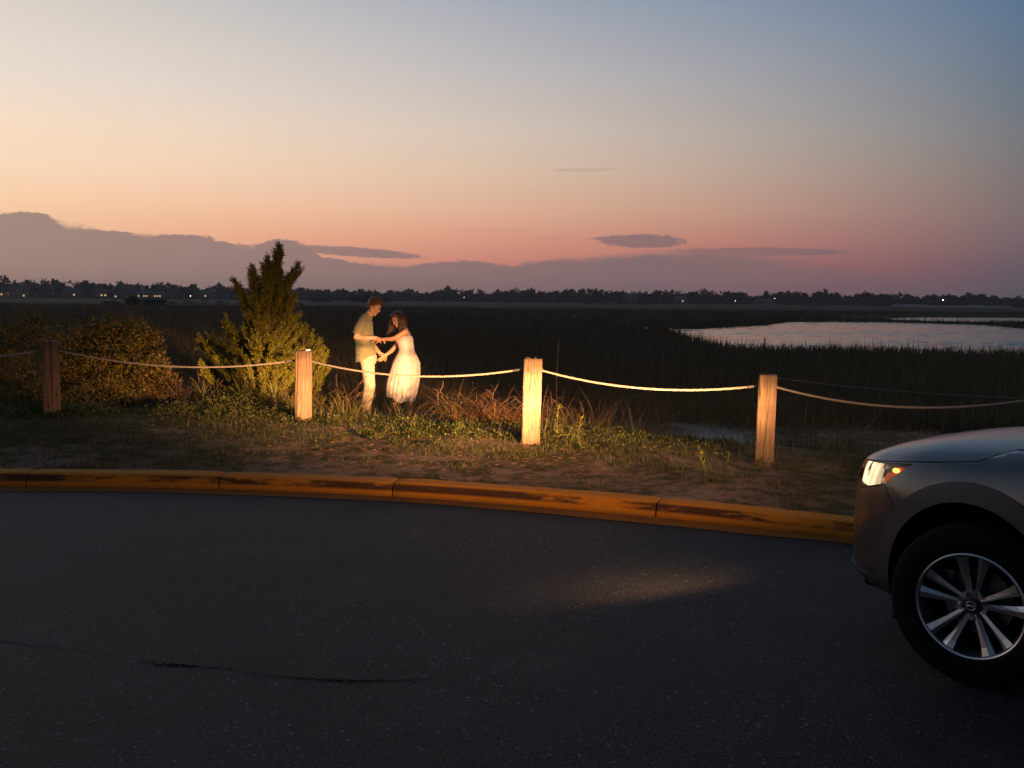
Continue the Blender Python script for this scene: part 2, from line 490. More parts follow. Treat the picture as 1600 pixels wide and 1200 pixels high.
def post_mat():
    m, t, b = new_mat('weathered_post_wood')
    tc = t.n('ShaderNodeTexCoord').outputs['Object']
    oi = t.n('ShaderNodeObjectInfo').outputs['Random']
    x, y, z = t.xyz(tc)
    v = t.vec(t.m('ADD', x, t.m('MULTIPLY', oi, 7.0)), y, t.m('MULTIPLY', z, 0.06))
    g1 = t.noise(v, 34.0, 5, 0.65, 1.2)
    g2 = t.noise(v, 110.0, 4, 0.7)
    bl = t.noise(tc, 5.0, 4, 0.6)
    c = t.mix(t.mr(g1, 0.3, 0.7), (0.15, 0.10, 0.062), (0.30, 0.215, 0.135))
    c = t.mix(t.mr(bl, 0.42, 0.72, 0.0, 0.6), c, (0.125, 0.082, 0.05))
    c = t.mix(t.mr(g2, 0.60, 0.72, 0.0, 0.7), c, (0.085, 0.055, 0.035))
    # long drying cracks and a knot
    ck = t.noise(t.vec(t.m('ADD', x, t.m('MULTIPLY', oi, 3.0)), y, t.m('MULTIPLY', z, 0.02)), 17.0, 2, 0.5, 0.4)
    ck = t.mr(t.m('ABSOLUTE', t.m('SUBTRACT', ck, 0.5)), 0.014, 0.003)
    c = t.mix(t.m('MULTIPLY', ck, 0.75), c, (0.03, 0.02, 0.014))
    vo = t.n('ShaderNodeTexVoronoi')
    t.put(vo.inputs['Vector'], t.vec(t.m('ADD', x, t.m('MULTIPLY', oi, 11.0)), y, t.m('MULTIPLY', z, 0.5)))
    vo.inputs['Scale'].default_value = 5.0
    c = t.mix(t.mr(vo.outputs['Distance'], 0.10, 0.05, 0.0, 0.7), c, (0.07, 0.042, 0.024))
    t.put(b.inputs['Base Color'], c)
    b.inputs['Roughness'].default_value = 0.85
    b.inputs['Specular IOR Level'].default_value = 0.2
    bump(t, b, t.m('SUBTRACT', t.m('ADD', g1, t.m('MULTIPLY', g2, 0.5)), ck), 0.8, 0.008)
    return m
M['post'] = post_mat()
def rope_mat():
    m, t, b = new_mat('cotton_rope')
    n = t.noise(t.n('ShaderNodeTexCoord').outputs['Object'], 60.0, 4, 0.7)
    t.put(b.inputs['Base Color'], t.mix(n, (0.24, 0.205, 0.155), (0.42, 0.37, 0.29)))
    b.inputs['Roughness'].default_value = 0.9
    bump(t, b, n, 0.5, 0.003)
    return m
M['rope'] = rope_mat()
M['rope_tape'] = simple('grey_rope_sleeve', (0.14, 0.13, 0.125), 0.6)
M['steel'] = simple('zinc_steel', (0.55, 0.54, 0.52), 0.35, 0.9)
M['rust'] = simple('rusty_steel', (0.08, 0.05, 0.035), 0.7, 0.5)

def water_mat():
    m, t, b = new_mat('creek_water')
    p = t.pos()
    n = t.noise(t.vec(t.m('MULTIPLY', t.xyz(p)[0], 0.6), t.m('MULTIPLY', t.xyz(p)[1], 1.6), 0.0), 1.2, 4, 0.55)
    b.inputs['Base Color'].default_value = (0.02, 0.024, 0.026, 1)
    b.inputs['Roughness'].default_value = 0.09
    b.inputs['IOR'].default_value = 1.333
    bump(t, b, n, 0.3, 0.03)
    return m
M['water'] = water_mat()
M['mud'] = simple('wet_mud', (0.03, 0.026, 0.022), 0.7)

# ------------------------------------------------------------------ terrain
def kerb_y(x):
    x = np.clip(np.asarray(x, float), -3.3, 8.0)
    return -0.04795 * x * x - 0.31638 * x + 7.375

PROF_D = [0.0, 0.9, 1.8, 2.6, 3.4, 4.6, 5.6, 6.6, 8.0, 11.0, 18.0, 30.0, 6000.0]
PROF_Z = [0.105, 0.145, 0.185, 0.20, 0.165, 0.03, -0.12, -0.275, -0.38, -0.58, -0.84, -0.90, -0.90]
CREEK = [(12.2, 72.0), (11.6, 62.0), (11.6, 55.5), (12.0, 51.8), (13.4, 49.6), (16.6, 50.0), (21.4, 49.6), (27.5, 48.8), (38, 50), (60, 56), (95, 72), (95, 100), (66, 107), (60.0, 114.2), (62.1, 126.3), (54.7, 137.2), (45.6, 137.4), (38.4, 134.4), (29.7, 114.7), (22.9, 104.6), (16.5, 95.8), (14.7, 93.2), (13.2, 84)]
INLET = [(58.0, 143.0), (66.0, 171.4), (82.4, 188.3), (100, 190), (104, 172), (88, 150.0), (72, 138.5), (62.2, 139.5)]
CREEKLET = [(10.6, 102.0), (12.4, 104.0), (16.4, 101.0), (16.8, 96.0), (14.0, 88.0), (11.4, 90.5)]
POND = [(-7, 252), (-4, 255), (7, 236), (6.5, 231), (1, 236)]

def poly_sd(px, py, poly):
    """signed distance, negative inside"""
    px = np.asarray(px, float); py = np.asarray(py, float)
    d = np.full(px.shape, 1e18)
    s = np.ones(px.shape)
    n = len(poly)
    for i in range(n):
        ax, ay = poly[i]; bx, by = poly[(i + 1) % n]
        ex, ey = bx - ax, by - ay
        wx, wy = px - ax, py - ay
        k = np.clip((wx * ex + wy * ey) / (ex * ex + ey * ey), 0, 1)
        d = np.minimum(d, (wx - ex * k) ** 2 + (wy - ey * k) ** 2)
        c1 = py >= ay; c2 = py < by; c3 = ex * wy > ey * wx
        s = np.where((c1 & c2 & c3) | (~c1 & ~c2 & ~c3), -s, s)
    return s * np.sqrt(d)

def water_sd(x, y):
    d = poly_sd(x, y, CREEK)
    for q in (INLET, CREEKLET, POND):
        d = np.minimum(d, poly_sd(x, y, q))
    return d

def ground_z(x, y, w=None):
    x = np.asarray(x, float); y = np.asarray(y, float)
    d = np.maximum(y - kerb_y(x), 0)
    z = np.interp(d, PROF_D, PROF_Z)
    near = smoothstep(0.3, 1.8, d) * (1 - smoothstep(6, 14, d))
    z = z + near * np.clip(-0.020 * x, -0.1, 0.1)
    a = 0.012 + 0.03 * smoothstep(3, 8, d)
    z = z + smoothstep(0.0, 0.5, d) * (a * (vnoise(x * 1.7, y * 1.7, 1) - 0.5) * 2 + 0.016 * (vnoise(x * 6, y * 6, 2) - 0.5))
    z = z + 0.16 * smoothstep(14, 40, d) * (vnoise(x * 0.13, y * 0.06, 3) - 0.5)
    if w is None:
        w = water_sd(x, y)
    z = z - 0.75 * smoothstep(0.9, -1.2, w)
    return z

x0 = np.linspace(-24, 24, 241)
drow = np.concatenate([np.linspace(0, 7, 90), 7 * np.geomspace(1, 1400 / 7.0, 175)[1:]])
DD, XX = np.meshgrid(drow, x0, indexing='ij')
GX = XX * (1 + DD / 18.0)
GY = kerb_y(GX) * 1.0 + 0.2 + DD
GZ = ground_z(GX, GY - 0.2)
nr, nc = GX.shape
idx = np.arange(nr * nc).reshape(nr, nc)
quads = np.stack([idx[:-1, :-1], idx[:-1, 1:], idx[1:, 1:], idx[1:, :-1]], -1)
g = obj('ground', npmesh('ground', np.stack([GX, GY, GZ], -1).reshape(-1, 3), quads, 4), M['ground'], smooth=True)
tag(g, kind='structure')

def water(name, x0, x1, y0, y1):
    o = obj(name, pymesh(name, [(x0, y0, -1.2), (x1, y0, -1.2), (x1, y1, -1.2), (x0, y1, -1.2)], [(0, 1, 2, 3)]), M['water'])
    return tag(o, kind='structure')
wx_, wy_ = np.linspace(-12, 120, 190), np.linspace(44, 200, 460)
WX, WY = np.meshgrid(wx_, wy_)
wav = lambda k, a, ph, amp: amp * np.sin(k * (WX * math.sin(a) + WY * math.cos(a)) + ph + 1.3 * np.sin(0.31 * k * (WX * math.cos(a) - WY * math.sin(a))))
gust = 0.35 + 0.9 * vnoise(WX * 0.06, WY * 0.12, 71)
WZ = -1.2 + 2.4 * gust * (wav(4.2, 0.2, 0.3, 0.011) + wav(5.6, -0.35, 1.7, 0.008) + wav(2.9, 0.6, 2.2, 0.010) + 0.010 * (vnoise(WX * 1.1, WY * 1.7, 72) - 0.5))
wi = np.arange(WX.size).reshape(WX.shape)
wq = np.stack([wi[:-1, :-1], wi[:-1, 1:], wi[1:, 1:], wi[1:, :-1]], -1)
tag(obj('creek_water', npmesh('creek_water', np.stack([WX, WY, WZ], -1).reshape(-1, 3), wq, 4), M['water'], smooth=True), kind='structure')
water('pond_water', -40, 60, 201, 300)

# road: a sheet that runs under the kerb
rx = np.linspace(-30, 30, 61)
rv = [(x, float(kerb_y(x)) + 0.1, 0.0) for x in rx] + [(x, -25.0, 0.0) for x in rx]
road = tag(obj('road', pymesh('road', rv, [(i, i + 61, i + 62, i + 1) for i in range(60)]), M['asphalt']), kind='structure')

def crack(pts, w):
    """open crack in the asphalt: a ragged dark strip"""
    P = np.array(pts, float)
    t = np.linspace(0, len(P) - 1, 60)
    cx = np.interp(t, range(len(P)), P[:, 0]) + rng.normal(0, 0.006, 60)
    cy = np.interp(t, range(len(P)), P[:, 1]) + rng.normal(0, 0.008, 60)
    ww = np.interp(t, range(len(P)), w) * rng.uniform(0.5, 1.3, 60)
    v = [(cx[i], cy[i] - ww[i], 0.004) for i in range(60)] + [(cx[i], cy[i] + ww[i] * 0.7, 0.004) for i in range(60)]
    return obj('crack', pymesh('crack', v, [(i, i + 1, i + 61, i + 60) for i in range(59)]), M['crack'], road)
crack([(-2.75, 4.42), (-2.4, 4.33), (-2.15, 4.25), (-1.75, 4.16)], [0.010, 0.005, 0.002, 0.002])
crack([(-1.62, 4.08), (-1.46, 4.05), (-1.32, 4.03), (-1.18, 4.0)], [0.004, 0.014, 0.006, 0.002])
crack([(-1.18, 4.0), (-0.95, 3.93), (-0.68, 3.89), (-0.5, 3.9), (-0.3, 3.93)], [0.002, 0.004, 0.012, 0.006, 0.002])
crack([(-0.3, 3.93), (0.05, 3.8), (0.3, 3.68)], [0.002, 0.0015, 0.001])

# gutter strip with overspray of yellow paint: 4 mm above the road
gx_ = np.linspace(-22, 8, 260)
gw = 0.20 + 0.045 * (vnoise(gx_ * 1.3, gx_ * 0, 5) - 0.5) * 2 + 0.02 * (vnoise(gx_ * 9, gx_ * 0, 6) - 0.5)
gv = [(x, float(kerb_y(x)) - w, 0.004) for x, w in zip(gx_, gw)] + [(x, float(kerb_y(x)) + 0.05, 0.004) for x in gx_]
gn = len(gx_)
tag(obj('gutter_paint', pymesh('gutter_paint', gv, [(i, i + 1, i + 1 + gn, i + gn) for i in range(gn - 1)]), M['gutter']), kind='structure')

# kerb stones
kerb = tag(empty('kerb', (0, 0, 0)), kind='structure')
KP = [(0.0, -0.02), (0.004, 0.03), (0.018, 0.085), (0.03, 0.105), (0.05, 0.117), (0.085, 0.12), (0.19, 0.122), (0.205, 0.112), (0.21, -0.02)]
joints = [-22.0, -19.0, -16.0, -13.0, -10.2, -7.6, -5.75, -4.05, -2.43, -0.96, 1.07, 2.85, 4.4, 6.0, 8.0]
for ji in range(len(joints) - 1):
    a, b_ = joints[ji] + 0.006, joints[ji + 1] - 0.006
    n = max(12, int((b_ - a) / 0.06))
    V = []
    dz = random.uniform(-0.003, 0.003)
    for i in range(n + 1):
        x = a + (b_ - a) * i / n
        y = float(kerb_y(x)); s = (float(kerb_y(x + 0.02)) - y) / 0.02
        nx, ny = -s / math.hypot(1, s), 1 / math.hypot(1, s)
        ins = 0.007 if i in (0, n) else 0.0
        for k, (dx, dz_) in enumerate(KP):
            j = (vnoise(x * 14, k * 3.1, 9) - 0.5) * 0.007 + (vnoise(x * 3, k * 1.7, 10) - 0.5) * 0.008
            V.append((x + nx * (dx + j), y + ny * (dx + j) + (ins if k < 3 else 0), dz_ + dz + float(j) * 0.5 - (ins if 2 < k < 8 else 0)))
    m_ = len(KP)
    F_ = [(i * m_ + k, i * m_ + k + 1, (i + 1) * m_ + k + 1, (i + 1) * m_ + k) for i in range(n) for k in range(m_ - 1)]
    F_ += [tuple(range(m_))[::-1], tuple(n * m_ + k for k in range(m_))]
    obj('kerb_stone', pymesh('kerb_stone', V, F_), M['kerb'], kerb, smooth=False)
# ------------------------------------------------------------------ vegetation tools
def unit(v):
    return v / (np.linalg.norm(v, axis=-1, keepdims=True) + 1e-12)

def rand_dirs(n, up=0.0):
    d = rng.normal(size=(n, 3))
    d[:, 2] += up
    return unit(d)

def leaf_quads(c, d, ln, wd):
    """rhombic leaves at c (n,3), pointing along d, slightly folded"""
    n = len(c)
    side = unit(np.cross(d, rand_dirs(n)))
    ln = np.broadcast_to(ln, (n,))[:, None]; wd = np.broadcast_to(wd, (n,))[:, None]
    v = np.stack([c, c + d * ln * 0.45 + side * wd * 0.5, c + d * ln, c + d * ln * 0.45 - side * wd * 0.5], 1)
    return v.reshape(-1, 3)

def leaves_obj(name, v, mat, parent=None):
    n = len(v) // 4
    return obj(name, npmesh(name, v, np.arange(4 * n), 4), mat, parent)

def blades_v(base, head, ln, wd, curl, seg=5, droop=0.0):
    """grass ribbons. base (n,3), head azimuth (n,), ln length, wd width, curl in radians over the length"""
    n = len(base)
    t = np.linspace(0, 1, seg + 1)
    hx, hy = np.cos(head), np.sin(head)
    lean0 = rng.uniform(0.02, 0.35, n)
    pos = np.zeros((n, seg + 1, 3))
    pos[:, 0] = base
    for i in range(seg):
        a = lean0 + curl * t[i] ** 0.85
        st = ln / seg
        pos[:, i + 1, 0] = pos[:, i, 0] + np.sin(a) * hx * st
        pos[:, i + 1, 1] = pos[:, i, 1] + np.sin(a) * hy * st
        pos[:, i + 1, 2] = pos[:, i, 2] + np.cos(a) * st
    tw = rng.uniform(0, math.pi, n)
    sx, sy = np.cos(head + math.pi / 2 + (tw - 1.57) * 0.6), np.sin(head + math.pi / 2 + (tw - 1.57) * 0.6)
    w = wd[:, None] * (1 - t[None, :] ** 2) * 0.5 + 0.0004
    off = np.stack([sx[:, None] * w, sy[:, None] * w, np.zeros_like(w)], -1)
    v = np.stack([pos - off, pos + off], 2)            # n, seg+1, 2, 3
    f0 = np.arange(seg) * 2
    f = np.stack([f0, f0 + 1, f0 + 3, f0 + 2], -1)     # seg,4
    f = f[None] + (np.arange(n) * (seg + 1) * 2)[:, None, None]
    return v.reshape(-1, 3), f.reshape(-1)

def blades_obj(name, base, head, ln, wd, curl, mat, parent=None, seg=5):
    v, f = blades_v(base, head, ln, wd, curl, seg)
    return obj(name, npmesh(name, v, f, 4), mat, parent)

def gz(x, y):
    return float(ground_z(np.array([x]), np.array([y]))[0])

# ------------------------------------------------------------------ posts and rope
POSTS = [(-7.75, 10.35, 1.10), (-5.02, 10.42, 1.105), (-2.295, 10.50, 1.016), (0.188, 9.40, 1.023), (2.273, 8.54, 0.953), (4.25, 7.45, 0.98)]
PLABEL = ['wooden fence post beyond the left edge', 'dark unlit wooden post in front of the vine-covered bush', 'bright wooden post standing left of the couple', 'brightest wooden post with a bolt on top, right of the couple', 'dim orange wooden post beside the sandy trail', 'wooden fence post beyond the right edge behind the car']
PROT = [0.6, 0.42, 0.17, -0.04, -0.27, -0.5]
PLEAN = [(0, 0), (0.0, 0.005), (0.012, -0.01), (0.018, 0.0), (0.012, 0.004), (0, 0)]
for k, (px, py, ztop) in enumerate(POSTS):
    zb = gz(px, py) - 0.18
    t_ = empty('fence_post', (px, py, zb), PROT[k])
    t_.rotation_euler = (PLEAN[k][1], PLEAN[k][0], PROT[k])
    tag(t_, PLABEL[k], 'post', 'wooden posts of the rope fence')
    H = ztop - zb
    nz, ns = 26, 5
    hw = [0.088, 0.087, 0.0885, 0.0885, 0.079, 0.085][k]
    V, Fc = [], []
    ring = []
    ch = 0.010
    pts2 = []
    for s_ in range(4):
        a0 = [(-hw, -hw), (hw, -hw), (hw, hw), (-hw, hw)][s_]
        a1 = [(hw, -hw), (hw, hw), (-hw, hw), (-hw, -hw)][s_]
        L = 2 * hw
        for q in (ch / L, 0.2, 0.5, 0.8, 1 - ch / L):
            pts2.append((a0[0] + (a1[0] - a0[0]) * q, a0[1] + (a1[1] - a0[1]) * q))
    npr = len(pts2)
    zs = list(np.linspace(0, H - 0.012, nz)) + [H]
    for i, z in enumerate(zs):
        sc = 0.94 if i == nz else 1.0
        for j, (x, y) in enumerate(pts2):
            wob = 1 + 0.03 * (vnoise(z * 5 + k * 9, j * 0.9, 11) - 0.5) + 0.02 * (vnoise(z * 22, j * 2.3 + k, 12) - 0.5)
            chip = 0.0
            V.append((x * sc * wob, y * sc * wob, z + (0.006 * (vnoise(j * 1.1 + k * 5, 3.3, 13) - 0.5) if i >= nz - 1 else 0)))
    for i in range(nz):
        for j in range(npr):
            Fc.append((i * npr + j, i * npr + (j + 1) % npr, (i + 1) * npr + (j + 1) % npr, (i + 1) * npr + j))
    Fc.append(tuple(nz * npr + j for j in range(npr)))
    obj('post_body', pymesh('post_body', V, Fc), M['post'], t_)
    zr = H - 0.105
    for sgn in (-1, 1):   # rope holes: a dark rusty collar on each side
        bm = bmesh.new()
        bmesh.ops.create_cone(bm, cap_ends=True, segments=14, radius1=0.022, radius2=0.020, depth=0.014)
        bmesh.ops.rotate(bm, cent=(0, 0, 0), matrix=Matrix.Rotation(math.pi / 2, 3, 'Y'), verts=bm.verts[:])
        bmesh.ops.translate(bm, vec=(sgn * (hw + 0.002), 0, zr), verts=bm.verts[:])
        obj('rope_collar', bm_mesh(bm), M['rust'], t_)
    if k in (2, 3):       # hardware left on the top
        bm = bmesh.new()
        bmesh.ops.create_cone(bm, cap_ends=True, segments=6, radius1=0.012, radius2=0.012, depth=0.016)
        bmesh.ops.translate(bm, vec=(0.02, -0.03, H + 0.007), verts=bm.verts[:])
        obj('bolt', bm_mesh(bm), M['steel'] if k == 2 else M['rust'], t_)
        bm = bmesh.new()
        box_bm(bm, (0.045 if k == 2 else -0.055, -0.02, H + 0.006), (0.045, 0.03, 0.012), 0.2, 0.003)
        obj('metal_cap', bm_mesh(bm), M['steel'] if k == 2 else M['rust'], t_)

def rope(a, b_, sag, label, sleeve):
    a = np.array(a, float); b_ = np.array(b_, float)
    n = 170
    t = np.linspace(0, 1, n)
    P = a + (b_ - a) * t[:, None]
    P[:, 2] -= sag * 4 * t * (1 - t)
    root = empty('rope_span', tuple(a))
    tag(root, label, 'rope', 'rope spans between the posts')
    P = P - a
    T, N, B = frames(P)
    L = np.concatenate([[0], np.cumsum(np.linalg.norm(np.diff(P, axis=0), axis=1))])
    lst = []
    for s_ in range(3):
        ph = L / 0.075 * 2 * math.pi + s_ * 2 * math.pi / 3
        Q = P + 0.0052 * (np.cos(ph)[:, None] * N + np.sin(ph)[:, None] * B)
        lst.append((Q, 0.0061))
    for Q, rr in lst:
        tubes('strand', [(Q, rr)], M['rope'], root, seg=6)
    if sleeve:
        tubes('end_sleeve', [(P[-9:], 0.0125)], M['rope_tape'], root, seg=10)
    return root

RL = ['rope running out of frame left of the dark post', 'drooping rope in front of the vine bush and cedar', 'bright rope span crossing in front of the couple', 'rope span between the brightest and the dim orange post', 'dim rope span right of the dim orange post']
SAG = [0.12, 0.125, 0.12, 0.105, 0.13]
for k in range(5):
    (xa, ya, za), (xb, yb, zb_) = POSTS[k], POSTS[k + 1]
    d = np.array([xb - xa, yb - ya]); d /= np.linalg.norm(d)
    rope((xa + d[0] * 0.07, ya + d[1] * 0.07, za - 0.105), (xb - d[0] * 0.07, yb - d[1] * 0.07, zb_ - 0.105), SAG[k], RL[k], k in (1, 2, 3))
# thin slack wire behind the right-hand rope
tw = np.linspace(0, 1, 40)
wp = np.stack([3.5 + 6.5 * tw, 13.0 - 1.5 * tw, 0.58 - 0.55 * tw * (1 - tw) * 1.4 + 0.02 * tw], -1)
tag(tubes('slack_wire', [(wp, 0.0022)], M['steel'], None, seg=5), 'thin slack wire behind the dim rope at right', 'wire')
for q_, wx, wy in ((0, 3.5, 13.0), (1, 10.0, 11.5)):
    st = tag(empty('wire_stake', (wx, wy, gz(wx, wy) - 0.2)), ['thin dark stake at the left end of the slack wire', 'thin dark stake at the far end of the slack wire'][q_], 'stake')
    hh = 0.65 - st.location.z
    tubes('stake_rod', [(np.array([(0, 0, 0), (0.003, 0, hh * 0.5), (0, 0.003, hh)]), [0.011, 0.010, 0.008])], M['rust'], st)

# ------------------------------------------------------------------ cedar
def cedar(name, bx, by, height, env, lean, n_br, label, spires, seed, base_z=None, group=None):
    global rng
    keep = rng
    rng = np.random.default_rng(seed)
    z0 = gz(bx, by) - 0.05 if base_z is None else base_z
    root = tag(empty(name, (bx, by, z0)), label, 'tree', group)
    H = height
    axis = lambda z: np.array([lean[0] * (z / H) ** 1.3, lean[1] * (z / H), z])
    tz = np.linspace(0, H * 0.93, 22)
    TP = np.array([axis(z) for z in tz]) + np.stack([np.sin(tz * 5) * 0.015, np.cos(tz * 4) * 0.012, tz * 0], -1)
    tubes('trunk', [(TP, np.linspace(0.05, 0.008, 22))], M['bark'], root, seg=8)
    br, leaves = [], []
    zt, el_, er_ = [e[0] for e in env], [e[1] for e in env], [e[2] for e in env]
    targets = []
    for i in range(n_br):
        zz = H * rng.uniform(0.03, 0.86) ** 1.0
        a = rng.uniform(0, 2 * math.pi)
        side = math.cos(a)
        rr = np.interp(zz, zt, er_ if side > 0 else el_)
        rr = rr * abs(side) + np.interp(zz, zt, [(p + q) * 0.42 for p, q in zip(el_, er_)]) * (1 - abs(side))
        rr *= rng.uniform(0.45, 1.0) ** 0.6
        targets.append((np.array([math.cos(a) * rr, math.sin(a) * rr, 0]) + axis(zz), zz))
    for i in range(n_br // 4):      # extra boughs towards the road
        zz = H * rng.uniform(0.2, 0.62)
        a = rng.uniform(-2.5, -0.6)
        rr = np.interp(zz, zt, [(p + q) * 0.36 for p, q in zip(el_, er_)]) * rng.uniform(0.5, 1.0)
        targets.append((np.array([math.cos(a) * rr, math.sin(a) * rr, 0]) + axis(zz), zz))
    for (sx, sz) in spires:
        for q in range(3):
            targets.append((np.array([sx + rng.normal(0, 0.02), rng.normal(0, 0.04), sz - 0.06 * q]), sz))
    for tip, zz in targets:
        drop = 0.25 + 0.55 * np.linalg.norm(tip[:2] - axis(zz)[:2])
        st = axis(max(0.05, zz - drop * rng.uniform(0.7, 1.2)))
        mid = (st + tip) * 0.5 + np.array([0, 0, -0.05]) + (tip - axis(zz)) * np.array([0.12, 0.12, 0])
        t = np.linspace(0, 1, 9)[:, None]
        C = (1 - t) ** 2 * st + 2 * t * (1 - t) * mid + t ** 2 * tip
        br.append((C, np.linspace(0.012, 0.003, 9)))
        ln = np.linalg.norm(tip - st)
        npt = int(16 + 24 * ln)
        ts = 1.0 - 0.72 * rng.random(npt) ** 1.25
        Cp = np.stack([np.interp(ts, t[:, 0], C[:, k]) for k in range(3)], -1)
        bd = unit(tip - mid)
        for p, tq in zip(Cp, ts):
            for q in range(3):
                d0 = unit(bd * 0.95 + np.array([0, 0, 0.35]) + rng.normal(0, 0.36, 3))
                L = rng.uniform(0.05, 0.15) * (1.2 - 0.55 * tq)
                m_ = 9
                u = np.linspace(0.05, 1, m_)[:, None]
                sag = np.array([0, 0, 0.10]) * u ** 2 * L
                cc = p + d0 * L * u + sag
                dd = unit(d0 * 1.0 + rng.normal(0, 0.55, (m_, 3)))
                leaves.append(leaf_quads(cc, dd, rng.uniform(0.018, 0.045, m_), rng.uniform(0.008, 0.015, m_)))
    tubes('branch', br, M['bark'], root, seg=5)
    lv = np.concatenate(leaves)
    o = leaves_obj('crown', lv, M['cedar'], root)
    rng = keep
    return root

cedar('cedar_tree', -3.42, 13.0, 2.28, [(0, 0.45, 0.4), (0.35, 0.72, 0.52), (0.7, 0.86, 0.58), (0.98, 0.86, 0.52), (1.15, 0.55, 0.48), (1.4, 0.42, 0.42), (1.6, 0.30, 0.30), (1.8, 0.08, 0.10), (2.3, 0.02, 0.02)], (0.22, 0.0), 135, 'tall shaggy cedar with brightly lit lower branches', [(0.28, 2.28), (0.275, 2.18), (0.27, 2.06), (0.26, 1.94), (0.25, 1.82), (0.08, 2.12), (0.09, 2.01), (0.10, 1.90), (0.11, 1.78), (-0.10, 1.99), (-0.085, 1.88), (-0.07, 1.76), (-0.31, 1.80), (-0.27, 1.69), (-0.23, 1.58), (0.53, 2.03), (0.47, 1.93), (0.41, 1.83), (0.45, 1.62), (-0.66, 0.98), (-0.80, 1.03), (-0.52, 0.90), (-0.45, 1.3), (-0.72, 0.72)], 21)
cedar('cedar_tree', -3.3, 15.0, 1.45, [(0, 0.4, 0.4), (0.6, 0.42, 0.42), (1.1, 0.36, 0.4), (1.5, 0.22, 0.25), (1.75, 0.05, 0.05)], (0.05, 0.0), 55, 'small dark cedar half hidden behind the lit cedar', [(0.05, 1.45), (0.15, 1.3)], 22)

# ------------------------------------------------------------------ leafy bushes
def bush(name, blobs, n, lsize, label, cat='bush', mat='shrub', stems=14, group=None, vine=0):
    """blobs: (x, y, z, rx, ry, rz) in world units; leaves fill an uneven shell"""
    bx, by = blobs[0][0], blobs[0][1]
    z0 = gz(bx, by)
    root = tag(empty(name, (bx, by, z0)), label, cat, group)
    vol = np.array([b[3] * b[5] for b in blobs]); vol = vol / vol.sum()
    out, tw = [], []
    for b, wgt in zip(blobs, vol):
        m_ = int(n * wgt)
        nclump = max(20, m_ // 45)
        d = rand_dirs(nclump, 0.25)
        rad = rng.uniform(0.62, 1.04, nclump)
        lump = 0.80 + 0.38 * vnoise(d[:, 0] * 3 + 10 + b[0], d[:, 2] * 3 + d[:, 1] * 2 + 10, 31)
        cc = np.array(b[:3]) + d * np.array(b[3:]) * (rad * lump)[:, None]
        k = rng.integers(0, nclump, m_)
        p = cc[k] + rng.normal(0, 1, (m_, 3)) * np.array([0.06, 0.06, 0.05]) * (lsize / 0.035)
        ld = unit(d[k] * 0.6 + rand_dirs(m_) + np.array([0, 0, 0.25]))
        keep = p[:, 2] > z0 - 0.05
        p, ld = p[keep], ld[keep]
        out.append(leaf_quads(p, ld, rng.uniform(0.7, 1.3, len(p)) * lsize, rng.uniform(0.45, 0.7, len(p)) * lsize))
        for q in range(stems):
            a = np.array([b[0] + rng.normal(0, b[3] * 0.3), b[1] + rng.normal(0, b[4] * 0.3), z0 - 0.05])
            e = cc[rng.integers(0, nclump)]
            mm = (a + e) / 2 + rng.normal(0, 0.08, 3)
            t = np.linspace(0, 1, 7)[:, None]
            tw.append(((1 - t) ** 2 * a + 2 * t * (1 - t) * mm + t ** 2 * e, np.linspace(0.009, 0.003, 7) * lsize / 0.035))
    base = np.array([bx, by, z0])
    leaves_obj('foliage', np.concatenate(out) - base, M[mat], root)
    tubes('stem', [(P - base, r) for P, r in tw], M['bark'], root, seg=4)
    return root

bush('vine_bush', [(-5.35, 13.2, 0.78, 0.55, 0.55, 0.55), (-5.15, 13.0, 0.45, 0.55, 0.5, 0.45), (-5.75, 13.3, 0.62, 0.45, 0.5, 0.55)], 24000, 0.04, 'rounded vine-covered bush left of the cedar')
bush('thicket', [(-6.55, 13.0, 0.72, 0.75, 0.6, 0.6), (-7.6, 13.4, 0.75, 0.8, 0.6, 0.55), (-6.1, 12.7, 0.35, 0.5, 0.45, 0.35), (-8.8, 13.4, 0.7, 0.8, 0.6, 0.6)], 20000, 0.04, 'dim sprawling thicket behind the dark post')
bush('low_bramble', [(-5.1, 11.9, 0.30, 0.5, 0.35, 0.22), (-5.9, 11.7, 0.32, 0.5, 0.35, 0.2), (-6.8, 11.6, 0.3, 0.6, 0.35, 0.22)], 6500, 0.032, 'low tangled bramble in front of the vine bush', 'bush', 'shrub')
bush('low_shrub', [(-3.35, 11.55, 0.25, 0.45, 0.3, 0.16), (-2.8, 11.4, 0.24, 0.35, 0.28, 0.15)], 4200, 0.03, 'low leafy shrub under the lit cedar', 'bush', 'weed')

# dead brush and twigs
def dead_brush(name, x, y, n, h, spread, label, cat, curlc=1.2):
    z0 = gz(x, y)
    root = tag(empty(name, (x, y, z0)), label, cat)
    lst = []
    for i in range(n):
        p = np.array([rng.normal(0, spread * 0.5), rng.normal(0, 0.12), -0.03])
        d = unit(np.array([rng.normal(0, 0.45), rng.normal(0, 0.3), 1.0]))
        L = h * rng.uniform(0.5, 1.1)
        P = [p.copy()]
        for s_ in range(12):
            d = unit(d + rng.normal(0, 0.16, 3) * curlc + np.array([np.sign(d[0]) * 0.035, 0, -0.05 * curlc]))
            p = p + d * L / 12
            P.append(p.copy())
            if s_ in (4, 6, 8, 9) and rng.random() < 0.55:
                q, e = p.copy(), unit(d + rng.normal(0, 0.6, 3))
                Q = [q.copy()]
                for u in range(5):
                    e = unit(e + rng.normal(0, 0.25, 3)); q = q + e * L * 0.06; Q.append(q.copy())
                lst.append((np.array(Q), np.linspace(0.003, 0.0015, 6)))
        lst.append((np.array(P), np.linspace(0.0055, 0.002, 13)))
    tubes('twig', lst, M['deadstem'], root, seg=4)
    return root
